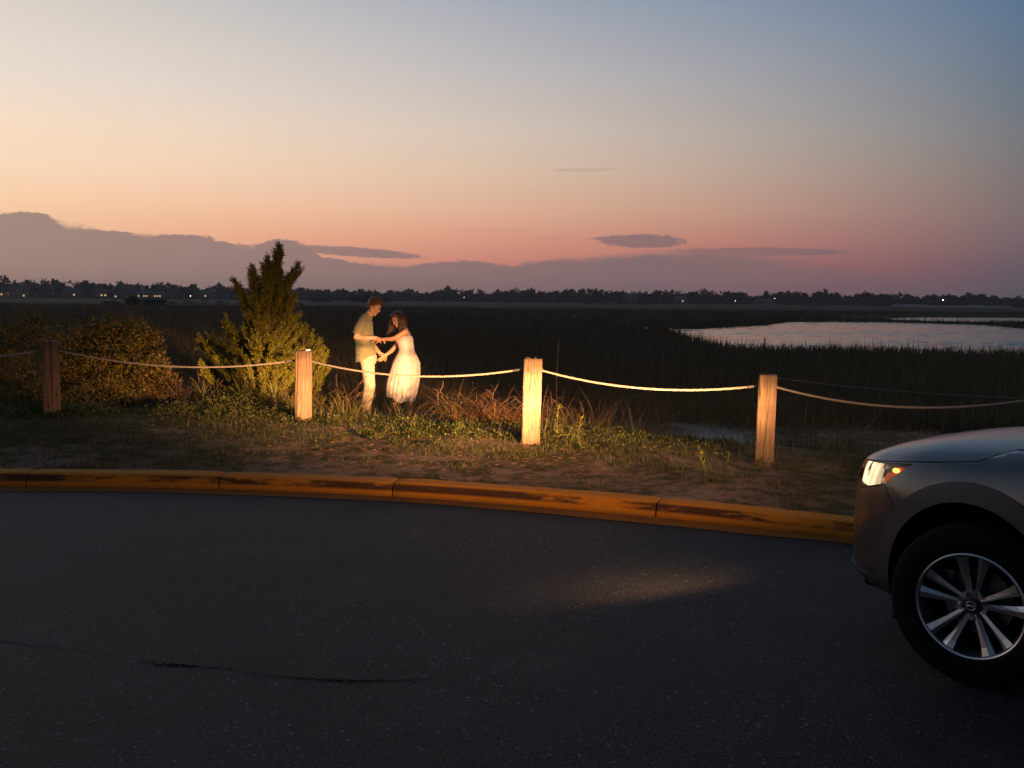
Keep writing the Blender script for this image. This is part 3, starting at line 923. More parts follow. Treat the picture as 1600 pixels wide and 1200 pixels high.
dead_brush('dead_brush', -4.35, 12.3, 75, 0.62, 0.75, 'tangle of dead brown stems between vine bush and cedar', 'brush', 1.3)
dead_brush('dead_brush', -5.4, 12.4, 45, 0.6, 0.8, 'dim dead stems under the vine-covered bush', 'brush', 1.2)
dead_brush('dead_twigs', -2.17, 12.0, 7, 0.72, 0.12, 'bare curled twigs just right of the left bright post', 'twigs', 0.9)
dead_brush('dead_twigs', 4.1, 13.4, 4, 0.9, 0.3, 'pale bent twigs beyond the dim orange post', 'twigs', 0.8)
dead_brush('dead_brush', -2.75, 12.2, 35, 0.4, 0.4, 'short reddish dead stems at the foot of the cedar', 'brush', 1.3)

# ------------------------------------------------------------------ yucca
def yucca(x, y, n, L, label, dead=10, rz=0.0):
    z0 = gz(x, y)
    root = tag(empty('yucca', (x, y, z0), rz), label, 'plant', 'yuccas under the cedar')
    prof = []
    def leaf_mesh(droop):
        V, Fc = [], []
        t = np.linspace(0, 1, 7)
        for u in t:
            w = L * 0.042 * (0.55 + 1.2 * u - 1.75 * u ** 2.2) if u < 1 else 0.0005
            a = droop * u
            V += [(-w, L * u * math.cos(a * 0.6), -L * u * math.sin(a * 0.6) * u + 0.25 * abs(w)), (0, L * u * math.cos(a * 0.6), -L * u * math.sin(a * 0.6) * u), (w, L * u * math.cos(a * 0.6), -L * u * math.sin(a * 0.6) * u + 0.25 * abs(w))]
        for i in range(6):
            for j in range(2):
                Fc.append((i * 3 + j, i * 3 + j + 1, i * 3 + j + 4, i * 3 + j + 3))
        return pymesh('leaf', V, Fc)
    me_l, me_d = leaf_mesh(0.25), leaf_mesh(0.9)
    me_l.materials.append(M['yucca']); me_d.materials.append(M['yucca_dead'])
    for i in range(n + dead):
        dd = i >= n
        o = bpy.data.objects.new('leaf' if not dd else 'dead_leaf', me_d if dd else me_l)
        link(o, root)
        tilt = rng.uniform(0.35, 1.45) if not dd else rng.uniform(-0.35, 0.25)
        o.rotation_euler = (tilt, rng.uniform(-0.3, 0.3), rng.uniform(0, 2 * math.pi))
        s_ = rng.uniform(0.75, 1.1)
        o.scale = (s_, s_, s_)
        o.location = (0, 0, 0.16 if not dd else 0.14)
    tubes('stem', [(np.array([(0, 0, -0.05), (0, 0, 0.08), (0, 0, 0.17)]), [0.05, 0.05, 0.04])], M['bark'], root, seg=8)
    return root
yucca(-3.45, 12.25, 34, 0.42, 'spiky yucca with brown dead skirt in front of the cedar', 26)
yucca(-3.95, 12.2, 20, 0.32, 'smaller spiky yucca left of the dead-skirted one', 6)
yucca(-3.0, 12.05, 20, 0.32, 'smaller spiky yucca right of the dead-skirted one', 6)

# ------------------------------------------------------------------ grass clumps
def clump(x, y, n, L, spread, curl, label, mat, wd=0.011, nm='grass_clump', cat='grass clump'):
    z0 = gz(x, y)
    root = tag(empty(nm, (x, y, z0)), label, cat)
    b = np.stack([rng.normal(0, spread, n), rng.normal(0, spread * 0.6, n), np.full(n, -0.02)], -1)
    head = np.arctan2(b[:, 1], b[:, 0]) + rng.normal(0, 0.9, n)
    tag(blades_obj('blades', b, head, L * rng.uniform(0.45, 1.15, n), wd * rng.uniform(0.6, 1.2, n), curl * rng.uniform(0.5, 1.15, n), M[mat], root, seg=10), kind='stuff')
    return root
dead_brush('dead_brush', -0.30, 11.85, 70, 0.55, 0.6, 'tangled reddish dry bush between the woman and the brightest post', 'brush', 1.5)
clump(-0.42, 11.7, 200, 1.0, 0.17, 3.6, 'arching dry grass clump just left of the brightest post', 'drygrass')
clump(-0.05, 11.9, 200, 0.85, 0.2, 3.3, 'smaller dry grass clump behind the brightest post', 'drygrass')
clump(-0.75, 11.75, 60, 0.75, 0.10, 2.2, 'loose green-brown grass tuft beside the dress hem', 'greengrass')
clump(-2.0, 11.5, 130, 0.42, 0.14, 1.4, 'short yellow-green grass tuft left of the standing man', 'greengrass')
clump(-1.35, 11.6, 34, 0.42, 0.10, 1.6, 'thin green grass tuft between the feet of the couple', 'greengrass')
clump(-4.95, 12.55, 130, 0.6, 0.22, 2.4, 'reddish dry grass at the foot of the vine-covered bush', 'drygrass')
clump(1.0, 12.4, 150, 0.8, 0.35, 1.9, 'dim dry grass right of the brightest post', 'drygrass')
clump(3.9, 12.5, 160, 0.75, 0.45, 1.5, 'dark grass clump beyond the dim orange post', 'greengrass')

# upright flowering weeds beside the posts
def weed(x, y, h, label, mat='weedy', n=26, side=0.05, group='leafy weeds along the fence'):
    z0 = gz(x, y)
    root = tag(empty('leafy_weed', (x, y, z0)), label, 'weed', group)
    t = np.linspace(0, 1, 9)
    P = np.stack([side * t ** 2 + 0.006 * np.sin(t * 9), 0.02 * t, h * t - 0.02], -1)
    tubes('stem', [(P, np.linspace(0.005, 0.002, 9))], M['greengrass'], root, seg=5)
    me = None
    V = [(0, 0, 0), (0.011, 0.03, 0.004), (0, 0.035, 0), (-0.011, 0.03, 0.004), (0, 0.085, -0.012)]
    me = pymesh('leaf', V, [(0, 1, 2), (0, 2, 3), (1, 4, 2), (3, 2, 4)])
    me.materials.append(M[mat])
    for i in range(n):
        u = 0.18 + 0.82 * (i + 0.5) / n
        o = bpy.data.objects.new('leaf', me)
        link(o, root)
        o.location = (np.interp(u, t, P[:, 0]), np.interp(u, t, P[:, 1]), np.interp(u, t, P[:, 2]))
        o.rotation_euler = (rng.uniform(0.0, 0.9), rng.uniform(-0.4, 0.4), i * 2.4 + rng.uniform(-0.4, 0.4))
        s_ = rng.uniform(0.7, 1.15) * (1.15 - 0.5 * u)
        o.scale = (s_, s_, s_)
    return root
weed(0.45, 9.35, 0.40, 'tallest bright weed right of the brightest post', side=0.0)
weed(0.655, 9.3, 0.30, 'shorter bright weed, second right of the brightest post', side=0.02, n=20)
weed(0.53, 9.2, 0.22, 'leafy weed between the two bright weeds by the brightest post', 'weed', 18)
weed(0.33, 9.4, 0.26, 'thin weed hugging the brightest post', 'weed', 10, side=0.01)
weed(1.62, 7.95, 0.27, 'tall leaning weed near the kerb left of the dim post', 'weedy', 20, side=-0.06)
weed(1.78, 7.85, 0.22, 'leafy weed in the patch by the kerb, nearest the dim post', 'weed', 22, side=0.02)
weed(1.45, 7.9, 0.16, 'small weed at the left end of the kerbside patch', 'weed', 14, side=-0.03)
weed(2.12, 8.0, 0.18, 'small weed at the foot of the dim orange post', 'weed', 14)
weed(-1.05, 9.9, 0.20, 'leafy weed in front of the dry grass clump', 'weed', 18)
weed(-0.55, 9.7, 0.18, 'leafy weed left of the brightest post base', 'weed', 18)
weed(1.0, 9.2, 0.2, 'dim leafy weed well right of the bright weeds', 'weed', 16)

# tall thin reeds that stand out of the marsh
def reed(x, y, h, label, bend=0.05):
    z0 = gz(x, y)
    t = np.linspace(0, 1, 10)
    root = tag(empty('tall_reed', (x, y, z0)), label, 'reed', 'tall single reeds')
    tubes('stalk', [(np.stack([bend * t ** 2, 0 * t, h * t - 0.03], -1), np.linspace(0.004, 0.0015, 10))], M['bark'], root, seg=5)
    n = 14
    tip = np.stack([bend * np.ones(n), np.zeros(n), h * np.linspace(0.86, 1.0, n)], -1)
    leaves_obj('seed_head', leaf_quads(tip, unit(np.array([0, 0, 1.0]) + rng.normal(0, 0.35, (n, 3))), rng.uniform(0.03, 0.06, n), 0.006), M['bark'], root)
reed(6.65, 14.0, 1.55, 'tall thin reed above the right-hand rope', 0.03)
reed(0.62, 13.4, 1.25, 'tall thin reed just right of the brightest post', 0.02)
reed(1.75, 13.5, 1.0, 'thin slanting reed between the two right posts', 0.35)
reed(-6.7, 15.0, 1.75, 'thin reed rising above the dim thicket', 0.02)
reed(7.6, 14.8, 1.3, 'shorter thin reed far right beyond the rope', -0.05)

# ------------------------------------------------------------------ ground cover (nobody could count it)
def scatter(n, x0, x1, d0, d1, dens=None):
    x = rng.uniform(x0, x1, n); d = rng.uniform(d0, d1, n)
    if dens is not None:
        k = rng.random(n) < dens(x, d)
        x, d = x[k], d[k]
    y = kerb_y(x) + d
    return x, y, d
# broad leafy creepers along the post line
def dens_c(x, d):
    band = np.exp(-((d - 2.75 - 0.2 * np.sin(x * 1.3)) / 0.62) ** 2)
    return band * (0.06 + 0.94 * smoothstep(0.38, 0.62, 0.6 * vnoise(x * 1.4, d * 1.8, 41) + 0.4 * vnoise(x * 4.3, d * 4.3, 48)))
x, y, d = scatter(19000, -9, 3.4, 1.2, 5.0, dens_c)
z = ground_z(x, y)
k = 9
hgt = (0.015 + 0.15 * (0.5 * vnoise(x * 1.1, y * 1.1, 42) + 0.5 * vnoise(x * 3.7, y * 3.7, 49)) ** 1.8) * np.where((x > -2.1) & (x < -0.7), 0.6, 1.0)
base = np.repeat(np.stack([x, y, z], -1), k, 0)
base += np.stack([rng.normal(0, 0.035, len(base)), rng.normal(0, 0.035, len(base)), rng.uniform(0, 1, len(base)) * np.repeat(hgt, k)], -1)
cv = leaf_quads(base, unit(rand_dirs(len(base)) + np.array([0, 0, 0.35])), rng.uniform(0.016, 0.052, len(base)) * np.repeat(rng.uniform(0.6, 1.25, len(x)), k), rng.uniform(0.009, 0.024, len(base)))
tag(leaves_obj('creeping_weeds', cv, M['weed']), 'low green creeping weeds along the post line', 'weeds', kind='stuff')
# verge turf in uneven patches
def dens_t(x, d):
    nn = 0.55 * vnoise(x * 1.4 + 5, d * 2.2, 43) + 0.45 * vnoise(x * 4.5, d * 6, 44)
    left = smoothstep(-1.2, -3.4, x) * 0.5
    edge = np.exp(-(d / 0.18) ** 2) * 0.35
    back = smoothstep(1.6, 2.6, d) * 0.35
    right = smoothstep(1.2, 2.4, x) * 0.35
    return np.clip(smoothstep(0.44, 0.62, nn + 0.12 * left * 2) + left * 0.5 + edge + back + right, 0, 1)
x, y, d = scatter(110000, -10, 6.5, 0.22, 4.2, dens_t)
n = len(x)
tag(blades_obj('verge_turf', np.stack([x, y, ground_z(x, y) - 0.004], -1), rng.uniform(0, 6.28, n), rng.uniform(0.015, 0.06, n), rng.uniform(0.003, 0.006, n), rng.uniform(0.2, 1.6, n), M['turf'], seg=2), 'short patchy turf on the sandy verge', 'turf', kind='stuff')
# upright grass growing through the creepers
x, y, d = scatter(9000, -9, 4.0, 1.6, 4.6, lambda x, d: np.exp(-((d - 2.9) / 0.8) ** 2) * smoothstep(0.4, 0.65, vnoise(x * 1.9 + 3, d * 2.1, 52)))
n = len(x)
tag(blades_obj('tuft_grass', np.stack([x, y, ground_z(x, y) - 0.01], -1), rng.uniform(0, 6.28, n), rng.uniform(0.05, 0.24, n) * np.where((x > -2.1) & (x < -0.7), 0.55, 1.0), rng.uniform(0.003, 0.006, n), rng.uniform(0.3, 2.2, n), M['greengrass'], seg=4), 'thin upright grass among the creeping weeds', 'grass', kind='stuff')
# loose straw lying on the sand
x, y, d = scatter(9000, -8, 5, 0.25, 3.0)
n = len(x)
sd_ = unit(np.stack([rng.normal(size=n), rng.normal(size=n), rng.normal(0, 0.12, n)], -1))
tag(leaves_obj('straw_litter', leaf_quads(np.stack([x, y, ground_z(x, y) + 0.006], -1), sd_, rng.uniform(0.02, 0.09, n), 0.005), M['drygrass']), 'dry straw and leaf litter on the verge', 'litter', kind='stuff')
# rough grass behind the rope
x, y, d = scatter(20000, -11, 9, 3.3, 12.0, lambda x, d: (0.3 + 0.7 * smoothstep(0.4, 0.6, vnoise(x * 0.9, d * 0.9, 45))) * (1 - 0.95 * np.exp(-((x - 2.9) / 0.75) ** 2) * smoothstep(2.5, 3.4, d) * (1 - smoothstep(7.5, 10, d))))
n = len(x)
tag(blades_obj('rough_grass', np.stack([x, y, ground_z(x, y) - 0.02], -1), rng.uniform(0, 6.28, n), rng.uniform(0.10, 0.42, n) * np.where((x > -3.2) & (x < 0.3), 0.5, 1.0), rng.uniform(0.003, 0.006, n), rng.uniform(0.3, 1.9, n), M['greengrass'], seg=4), 'rough mixed grass on the slope behind the rope', 'grass', kind='stuff')

# ------------------------------------------------------------------ salt marsh
n = 260000
u = rng.random(n)
Y = 17.0 * (260.0 / 17.0) ** u
X = rng.uniform(-0.95, 0.95, n) * (Y * 0.72 + 3)
w_ = water_sd(X, Y)
keep = (w_ > 0.1) & (poly_sd(X, Y, INLET) > 9.0) & (poly_sd(X, Y, POND) > 6.0) & (rng.random(n) < 0.35 + 0.65 * vnoise(X * 0.35, Y * 0.22, 46))
X, Y, w_ = X[keep], Y[keep], w_[keep]
Z = ground_z(X, Y, w_)
n = len(X)
h_ = rng.uniform(0.28, 0.58, n) * (0.7 + 0.5 * vnoise(X * 0.2, Y * 0.12, 47))
wd_ = 0.012 * (Y / 17.0) ** 0.75
lean = rng.normal(0, 0.14, (n, 2))
vv = np.stack([np.stack([X - wd_, Y, Z - 0.05], -1), np.stack([X + wd_, Y + rng.normal(0, 0.02, n), Z - 0.05], -1), np.stack([X + lean[:, 0], Y + lean[:, 1], Z + h_], -1)], 1).reshape(-1, 3)
tag(obj('marsh_grass', npmesh('marsh_grass', vv, np.arange(3 * n), 3), M['marsh']), 'dark brown salt marsh grass', 'marsh grass', kind='stuff')
# taller fringe of reeds on every bank
fr = []
for poly, hh in ((CREEK, 0.84), (CREEKLET, 0.2)):
    m_ = len(poly)
    for i in range(m_):
        a, b_ = np.array(poly[i]), np.array(poly[(i + 1) % m_])
        L = np.linalg.norm(b_ - a)
        q = int(L * 26)
        t = rng.random(q)[:, None]
        p = a + (b_ - a) * t + rng.normal(0, 0.7, (q, 2))
        fr.append(np.concatenate([p, np.full((q, 1), hh)], 1))
fr = np.concatenate(fr)
w_ = water_sd(fr[:, 0], fr[:, 1])
fr = fr[w_ > -0.35]
X, Y = fr[:, 0], fr[:, 1]
Z = np.maximum(ground_z(X, Y), -1.25)
n = len(X)
h_ = fr[:, 2] * rng.uniform(0.45, 1.1, n)
wd_ = 0.010 * (Y / 40.0) ** 0.9 + 0.006
vv = np.stack([np.stack([X - wd_, Y, Z - 0.05], -1), np.stack([X + wd_, Y, Z - 0.05], -1), np.stack([X + rng.normal(0, 0.1, n), Y + rng.normal(0, 0.1, n), Z + h_], -1)], 1).reshape(-1, 3)
tag(obj('bank_reeds', npmesh('bank_reeds', vv, np.arange(3 * n), 3), M['marsh']), 'dark reed fringe along the creek banks', 'reeds', kind='stuff')
# a mooring stake at the near bank
st = tag(empty('mooring_stake', (14.3, 54.5, -1.95)), 'short dark stake standing in the creek shallows', 'stake')
tubes('stake_pole', [(np.array([(0, 0, 0), (0.02, 0, 0.6), (0.03, 0, 1.5)]), [0.045, 0.045, 0.04])], M['bark'], st, seg=8)

# scrub islands far out in the marsh
def hammock(name, x, y, w, h, n, label):
    root = tag(empty(name, (x, y, -0.95)), label, 'scrub')
    q = max(6, int(w / 2.0))
    bl = []
    for i in range(q):
        bx = rng.uniform(-w / 2, w / 2)
        bh = h * (1 - 0.55 * (abs(bx) / (w / 2)) ** 2) * rng.uniform(0.6, 1.0)
        bl.append((bx, rng.normal(0, 1.5), bh * 0.5, rng.uniform(1.2, 2.4) * h / 2.6, bh * 0.55))
    c, dd = [], []
    for b in bl:
        m_ = n // q
        d = rand_dirs(m_)
        c.append(np.array(b[:3]) + d * np.array([b[3], b[3], b[4]]) * rng.uniform(0.5, 1.05, (m_, 1)))
        dd.append(unit(d + rand_dirs(m_)))
    c, dd = np.concatenate(c), np.concatenate(dd)
    leaves_obj('foliage', leaf_quads(c, dd, 0.1 * h, 0.07 * h), M['wood_far'], root)
    tubes('stem', [(np.array([(b[0], b[1], -0.2), (b[0], b[1], b[2])]), [0.06, 0.03]) for b in bl], M['bark'], root, seg=5)
hammock('marsh_scrub', -94, 240, 15, 2.5, 5000, 'dark low scrub island far left in the marsh')
hammock('marsh_scrub', -88, 300, 46, 1.6, 4000, 'long low dark scrub strip behind the left island')
hammock('marsh_scrub', -88, 520, 42, 5.2, 5000, 'dark scrub mound behind the couple below the treeline')
hammock('marsh_scrub', 60, 560, 40, 2.6, 3000, 'low dark scrub far right of the couple')

# ------------------------------------------------------------------ distant wood
def wood():
    c, dd, sz, tr = [], [], [], []
    for row, (dist0, n) in enumerate(((760, 300), (820, 300), (900, 260))):
        for i in range(n):
            a = R(-44 + 88 * (i + rng.uniform(-0.45, 0.45)) / n)
            deg = math.degrees(a)
            D = dist0 * rng.uniform(0.97, 1.04)
            x, y = D * math.sin(a), D * math.cos(a)
            prof = np.interp(deg, [-44, -27, -20, -14, -8, -2, 2, 6, 10, 18, 28, 44], [14, 13.5, 11.2, 9.6, 8.2, 9.4, 10.5, 11.0, 9.2, 9.4, 8.2, 9])
            h = prof * (0.60 + 0.52 * vnoise(deg * 1.3, row * 4.0, 51)) * rng.uniform(0.78, 1.12) * (1.12 if row == 2 else 0.98)
            if rng.random() < 0.05:
                h *= 1.16
            w = rng.uniform(2.6, 5.0)
            m_ = 150
            nb = rng.integers(3, 6)
            cb = np.stack([rng.normal(0, w * 0.45, nb), rng.normal(0, w * 0.4, nb), rng.uniform(0.40, 0.90, nb) * h], -1)
            cb[0] = (0, 0, h * 0.88)
            kk = rng.integers(0, nb, m_)
            p = cb[kk] + rand_dirs(m_) * np.array([w * 0.55, w * 0.55, h * 0.15]) * rng.uniform(0.4, 1.0, (m_, 1))
            low = rng.random(m_) < 0.40
            p[low, 2] = rng.uniform(0, 0.6, low.sum()) * h
            p[low, :2] = rng.normal(0, w * 0.8, (low.sum(), 2))
            c.append(p + np.array([x, y, -0.9])); dd.append(rand_dirs(m_))
            sz.append(np.full(m_, rng.uniform(1.6, 2.3)))
            tr.append((np.array([(x, y, -1.5), (x, y, h * 0.5)]), [0.25, 0.15]))
    c, dd, sz = np.concatenate(c), np.concatenate(dd), np.concatenate(sz)
    root = tag(empty('far_wood', (0, 760, -0.9)), 'dark far-off pine wood along the horizon', 'wood', kind='stuff')
    off = np.array([0, 760, -0.9])
    o = leaves_obj('tree_crowns', leaf_quads(c - off, dd, sz, sz * 0.7), M['wood_far'], root)
    tag(o, kind='stuff')
    o = tubes('tree_trunks', [(P - off, r) for P, r in tr], M['bark'], root, seg=4)
    tag(o, kind='stuff')
wood()
M['hill'] = simple('far_ground', (0.03, 0.032, 0.022), 0.95, spec=0.05)

# ------------------------------------------------------------------ far houses with lit windows
M['wall_pale'] = simple('pale_siding', (0.20, 0.21, 0.23), 0.8)
M['wall_dim'] = simple('grey_siding', (0.09, 0.085, 0.085), 0.8)
M['roof'] = simple('roof_shingle', (0.09, 0.085, 0.085), 0.85)
M['pane_dark'] = simple('dark_pane', (0.02, 0.022, 0.025), 0.1)
M['pane_lit'] = simple('lit_pane', (0.8, 0.6, 0.3), 0.4, emit=(1.0, 0.62, 0.25), es=0.7)
M['lamp_white'] = simple('lamp_globe', (0.9, 0.9, 0.9), 0.4, emit=(1.0, 0.86, 0.62), es=4.5)
M['trim'] = simple('white_trim', (0.2, 0.2, 0.2), 0.7)

def house(deg, D, w, h, rh, label, mat, lit, floors=2, cols=5, dep=8.0):
    a = R(deg)
    x, y = D * math.sin(a), D * math.cos(a)
    root = tag(empty('far_house', (x, y, -0.9), -a), label, 'house', 'houses at the edge of the wood')
    box('wall', (0, 0, h / 2), (w, dep, h), M[mat], root)
    ov = 0.4
    V = [(-w / 2 - ov, -dep / 2 - ov, h), (w / 2 + ov, -dep / 2 - ov, h), (w / 2 + ov, dep / 2 + ov, h), (-w / 2 - ov, dep / 2 + ov, h), (-w / 2 + w * 0.16, 0, h + rh), (w / 2 - w * 0.16, 0, h + rh)]
    rf = obj('roof', pymesh('roof', V, [(0, 1, 5, 4), (2, 3, 4, 5), (1, 2, 5), (3, 0, 4), (0, 3, 2, 1)]), M['roof'], root)
    bm = bmesh.new(); box_bm(bm, (w * 0.22, 0.6, h + rh * 0.9), (0.8, 0.8, 1.4))
    obj('chimney', bm_mesh(bm), M['wall_dim'], rf)
    i = 0
    for f in range(floors):
        for c in range(cols):
            wx = -w / 2 + w * (c + 0.5) / cols
            wz = h * (f + 0.55) / floors
            ww, wh = min(1.1, w / cols * 0.5), min(1.1, h / floors * 0.45)
            win = box('window', (wx, -dep / 2 - 0.02, wz), (ww + 0.25, 0.1, wh + 0.25), M['trim'], root)
            box('pane', (wx, -dep / 2 - 0.08, wz), (ww, 0.06, wh), M['pane_lit'] if (f, c) in lit else M['pane_dark'], win)
    return root
house(-27.1, 700, 11.5, 6.5, 2.6, 'pale two-storey house at the far left treeline', 'wall_pale', {(0, 3)})
house(-28.2, 690, 8.0, 4.5, 2.0, 'pale low house cut by the left picture edge', 'wall_pale', {(0, 3)}, 1, 4)
house(-24.6, 705, 12, 4.8, 2.2, 'grey low house second from the far left', 'wall_dim', {(0, 2)}, 1, 4)
house(-23.2, 700, 9, 4.6, 2.2, 'grey house with two yellow windows side by side', 'wall_dim', {(0, 2), (0, 3)}, 1, 4)
house(-21.9, 715, 15, 6.5, 3.6, 'wide grey hipped-roof house left of the lit building', 'wall_dim', {(0, 0)}, 2, 6)
house(-20.6, 690, 20, 4.2, 1.6, 'long low building with a row of bright yellow windows', 'wall_dim', {(0, 1), (0, 3), (0, 4), (0, 7), (0, 8), (0, 9)}, 1, 12)
house(-17.6, 705, 9, 5.0, 2.2, 'dim house left of the cedar top', 'wall_dim', {(0, 1)}, 1, 4)
house(6.9, 745, 12, 5.5, 2.4, 'pale-walled house at the treeline right of the couple', 'wall_pale', set(), 2, 5)
house(9.9, 735, 10, 4.2, 1.8, 'grey house under the long right cloud', 'wall_dim', {(0, 2)}, 1, 4)
house(14.6, 740, 15, 3.2, 1.5, 'low pale building beyond the creek mouth', 'wall_pale', set(), 1, 6)

def lamp(deg, D, h, label, s=0.24):
    a = R(deg)
    root = tag(empty('street_lamp', (D * math.sin(a), D * math.cos(a), -0.9)), label, 'street lamp', 'far street lamps')
    tubes('pole', [(np.array([(0, 0, 0), (0, 0, h * 0.5), (0, 0, h)]), [0.09, 0.08, 0.06])], M['rust'], root)
    bm = bmesh.new()
    bmesh.ops.create_icosphere(bm, subdivisions=2, radius=s)
    bmesh.ops.translate(bm, vec=(0, 0, h + s * 0.8), verts=bm.verts[:])
    obj('globe', bm_mesh(bm), M['lamp_white'], root, True)
lamp(24.05, 680, 4.2, 'bright far street lamp at the right treeline', 0.45)
lamp(13.0, 690, 2.6, 'small far lamp right of centre, left of its neighbour')
lamp(15.2, 700, 4.6, 'small far lamp right of centre, higher one')
lamp(-18.5, 680, 2.4, 'white far lamp right of the lit building', 0.3)
lamp(-2.9, 730, 3.4, 'faint single far lamp behind the couple', 0.22)
# pale sandbar under the right-hand lamp
sb = rng.normal(0, 1, 1)
bx = np.linspace(-34, 34, 40)
vv = [(x, 0.0 - 4 + 1.5 * float(vnoise(np.array([x * 0.2]), np.array([1.0]), 61)[0]), 0.05) for x in bx] + [(x, 5 + 3 * float(vnoise(np.array([x * 0.2]), np.array([7.0]), 61)[0]), 0.9 + 0.9 * float(vnoise(np.array([x * 0.13]), np.array([4.0]), 61)[0])) for x in bx]
M['sandbar'] = simple('pale_sand', (0.16, 0.155, 0.15), 0.9)
so = obj('sandbar', pymesh('sandbar', vv, [(i, i + 1, i + 41, i + 40) for i in range(39)]), M['sandbar'], loc=(272, 600, -0.9))
so.rotation_euler = (0, 0, R(-24))
tag(so, kind='structure')
# ------------------------------------------------------------------ people
def ico(sub):
    bm = bmesh.new()
    bmesh.ops.create_icosphere(bm, subdivisions=sub, radius=1.0)
    v = np.array([x.co[:] for x in bm.verts]); f = [tuple(q.index for q in p.verts) for p in bm.faces]
    bm.free()
    return v, f
ICO2, ICO3 = ico(2), ico(3)

class Blob:
    def __init__(self):
        self.v, self.f, self.n = [], [], 0
    def add(self, v, f):
        self.v.append(v); self.f += [tuple(i + self.n for i in q) for q in f]; self.n += len(v)
    def ball(self, c, r, rot=None):
        v, f = ICO3 if np.max(r) > 0.03 else ICO2
        w = v * np.broadcast_to(np.asarray(r, float), (3,))
        if rot is not None:
            w = w @ np.asarray(rot.to_3x3() if hasattr(rot, 'to_3x3') else rot).T
        self.add(w + np.asarray(c, float), f)
    def chain(self, pts, rad, step=0.35):
        """round tapering limb through the given joints"""
        pts = [np.asarray(p, float) for p in pts]
        rad = [np.broadcast_to(np.asarray(r, float), (3,)) for r in rad]
        for i in range(len(pts) - 1):
            L = np.linalg.norm(pts[i + 1] - pts[i])
            n = max(2, int(math.ceil(L / (step * min(rad[i].min(), rad[i + 1].min())))))
            for k in range(n + (1 if i == len(pts) - 2 else 0)):
                t = k / n
                self.ball(pts[i] * (1 - t) + pts[i + 1] * t, rad[i] * (1 - t) + rad[i + 1] * t)
    def tube(self, pts, rad, seg=18):
        v, f = tube_vf(np.asarray(pts, float), rad, seg)
        self.add(v, f)
    def mesh(self, name, voxel, smooth=4, fold=0.0, seed=0, cut=None, freq=14.0):
        me = pymesh(name, np.concatenate(self.v), self.f)
        o = bpy.data.objects.new('tmp', me); COL.objects.link(o)
        md = o.modifiers.new('r', 'REMESH'); md.mode = 'VOXEL'; md.voxel_size = voxel; md.use_smooth_shade = True
        sm = o.modifiers.new('s', 'SMOOTH'); sm.iterations = smooth; sm.factor = 0.5
        dg = bpy.context.evaluated_depsgraph_get()
        out = bpy.data.meshes.new_from_object(o.evaluated_get(dg))
        bpy.data.objects.remove(o); bpy.data.meshes.remove(me)
        if fold:
            n = len(out.vertices)
            co = np.empty(n * 3); out.vertices.foreach_get('co', co); co = co.reshape(-1, 3)
            no = np.empty(n * 3); out.vertices.foreach_get('normal', no); no = no.reshape(-1, 3)
            w = np.sin(co[:, 2] * freq + 3.0 * np.sin(co[:, 0] * 9 + seed) + 2.2 * np.sin(co[:, 1] * 8 + seed * 2)) * 0.6
            w += np.sin(co[:, 0] * freq * 1.7 + co[:, 2] * freq * 1.1 + 2.0 * np.sin(co[:, 1] * 11 + seed)) * 0.4
            w += (vnoise(co[:, 0] * 40 + co[:, 1] * 31, co[:, 2] * 38, seed) - 0.5) * 0.7
            co += no * (w * fold)[:, None]
            out.vertices.foreach_set('co', co.reshape(-1)); out.update()
        if cut:
            bm = bmesh.new(); bm.from_mesh(out)
            for pc, pn in cut:
                r = bmesh.ops.bisect_plane(bm, geom=bm.verts[:] + bm.edges[:] + bm.faces[:], plane_co=pc, plane_no=pn, clear_outer=True)
                ed = [e for e in r['geom_cut'] if isinstance(e, bmesh.types.BMEdge)]
                bmesh.ops.edgeloop_fill(bm, edges=ed)
            bm.to_mesh(out); bm.free()
        out.polygons.foreach_set('use_smooth', [True] * len(out.polygons))
        out.name = name
        return out

def hand(B, wrist, d, n, curl, thumb_side=1.0, spread=0.0):
    d = unit(np.asarray(d, float)); n = np.asarray(n, float); n = unit(n - d * np.dot(n, d)); s = np.cross(d, n)
    w = np.asarray(wrist, float)
    for o_ in (-0.028, -0.010, 0.010, 0.028):
        B.chain([w + s * o_ * 0.6, w + d * 0.045 + s * o_, w + d * 0.085 + s * o_], [0.015, 0.0145, 0.012], 0.5)
    for i, o_ in enumerate((-0.030, -0.010, 0.010, 0.029)):
        L = (0.062, 0.076, 0.080, 0.070)[i] if thumb_side > 0 else (0.070, 0.080, 0.076, 0.062)[i]
        p = w + d * 0.088 + s * o_
        a = 0.0
        P = [p - d * 0.015]
        for j, (fr, k) in enumerate(((0.42, 0.55), (0.32, 1.0), (0.26, 0.8))):
            a += curl * k
            dd = d * math.cos(a) + n * math.sin(a) + s * o_ * spread
            p = p + unit(dd) * L * fr
            P.append(p)
        B.chain(P, [0.0095, 0.009, 0.0082, 0.0072], 0.6)
    t0 = w + d * 0.028 + s * 0.030 * thumb_side
    t1 = t0 + unit(d * 0.6 + s * 0.75 * thumb_side + n * 0.35) * 0.034
    t2 = t1 + unit(d * 0.85 + s * 0.15 * thumb_side + n * 0.6) * 0.028
    t3 = t2 + unit(d * 0.8 - s * 0.1 * thumb_side + n * 0.7) * 0.022
    B.chain([t0, t1, t2, t3], [0.014, 0.011, 0.010, 0.008], 0.5)

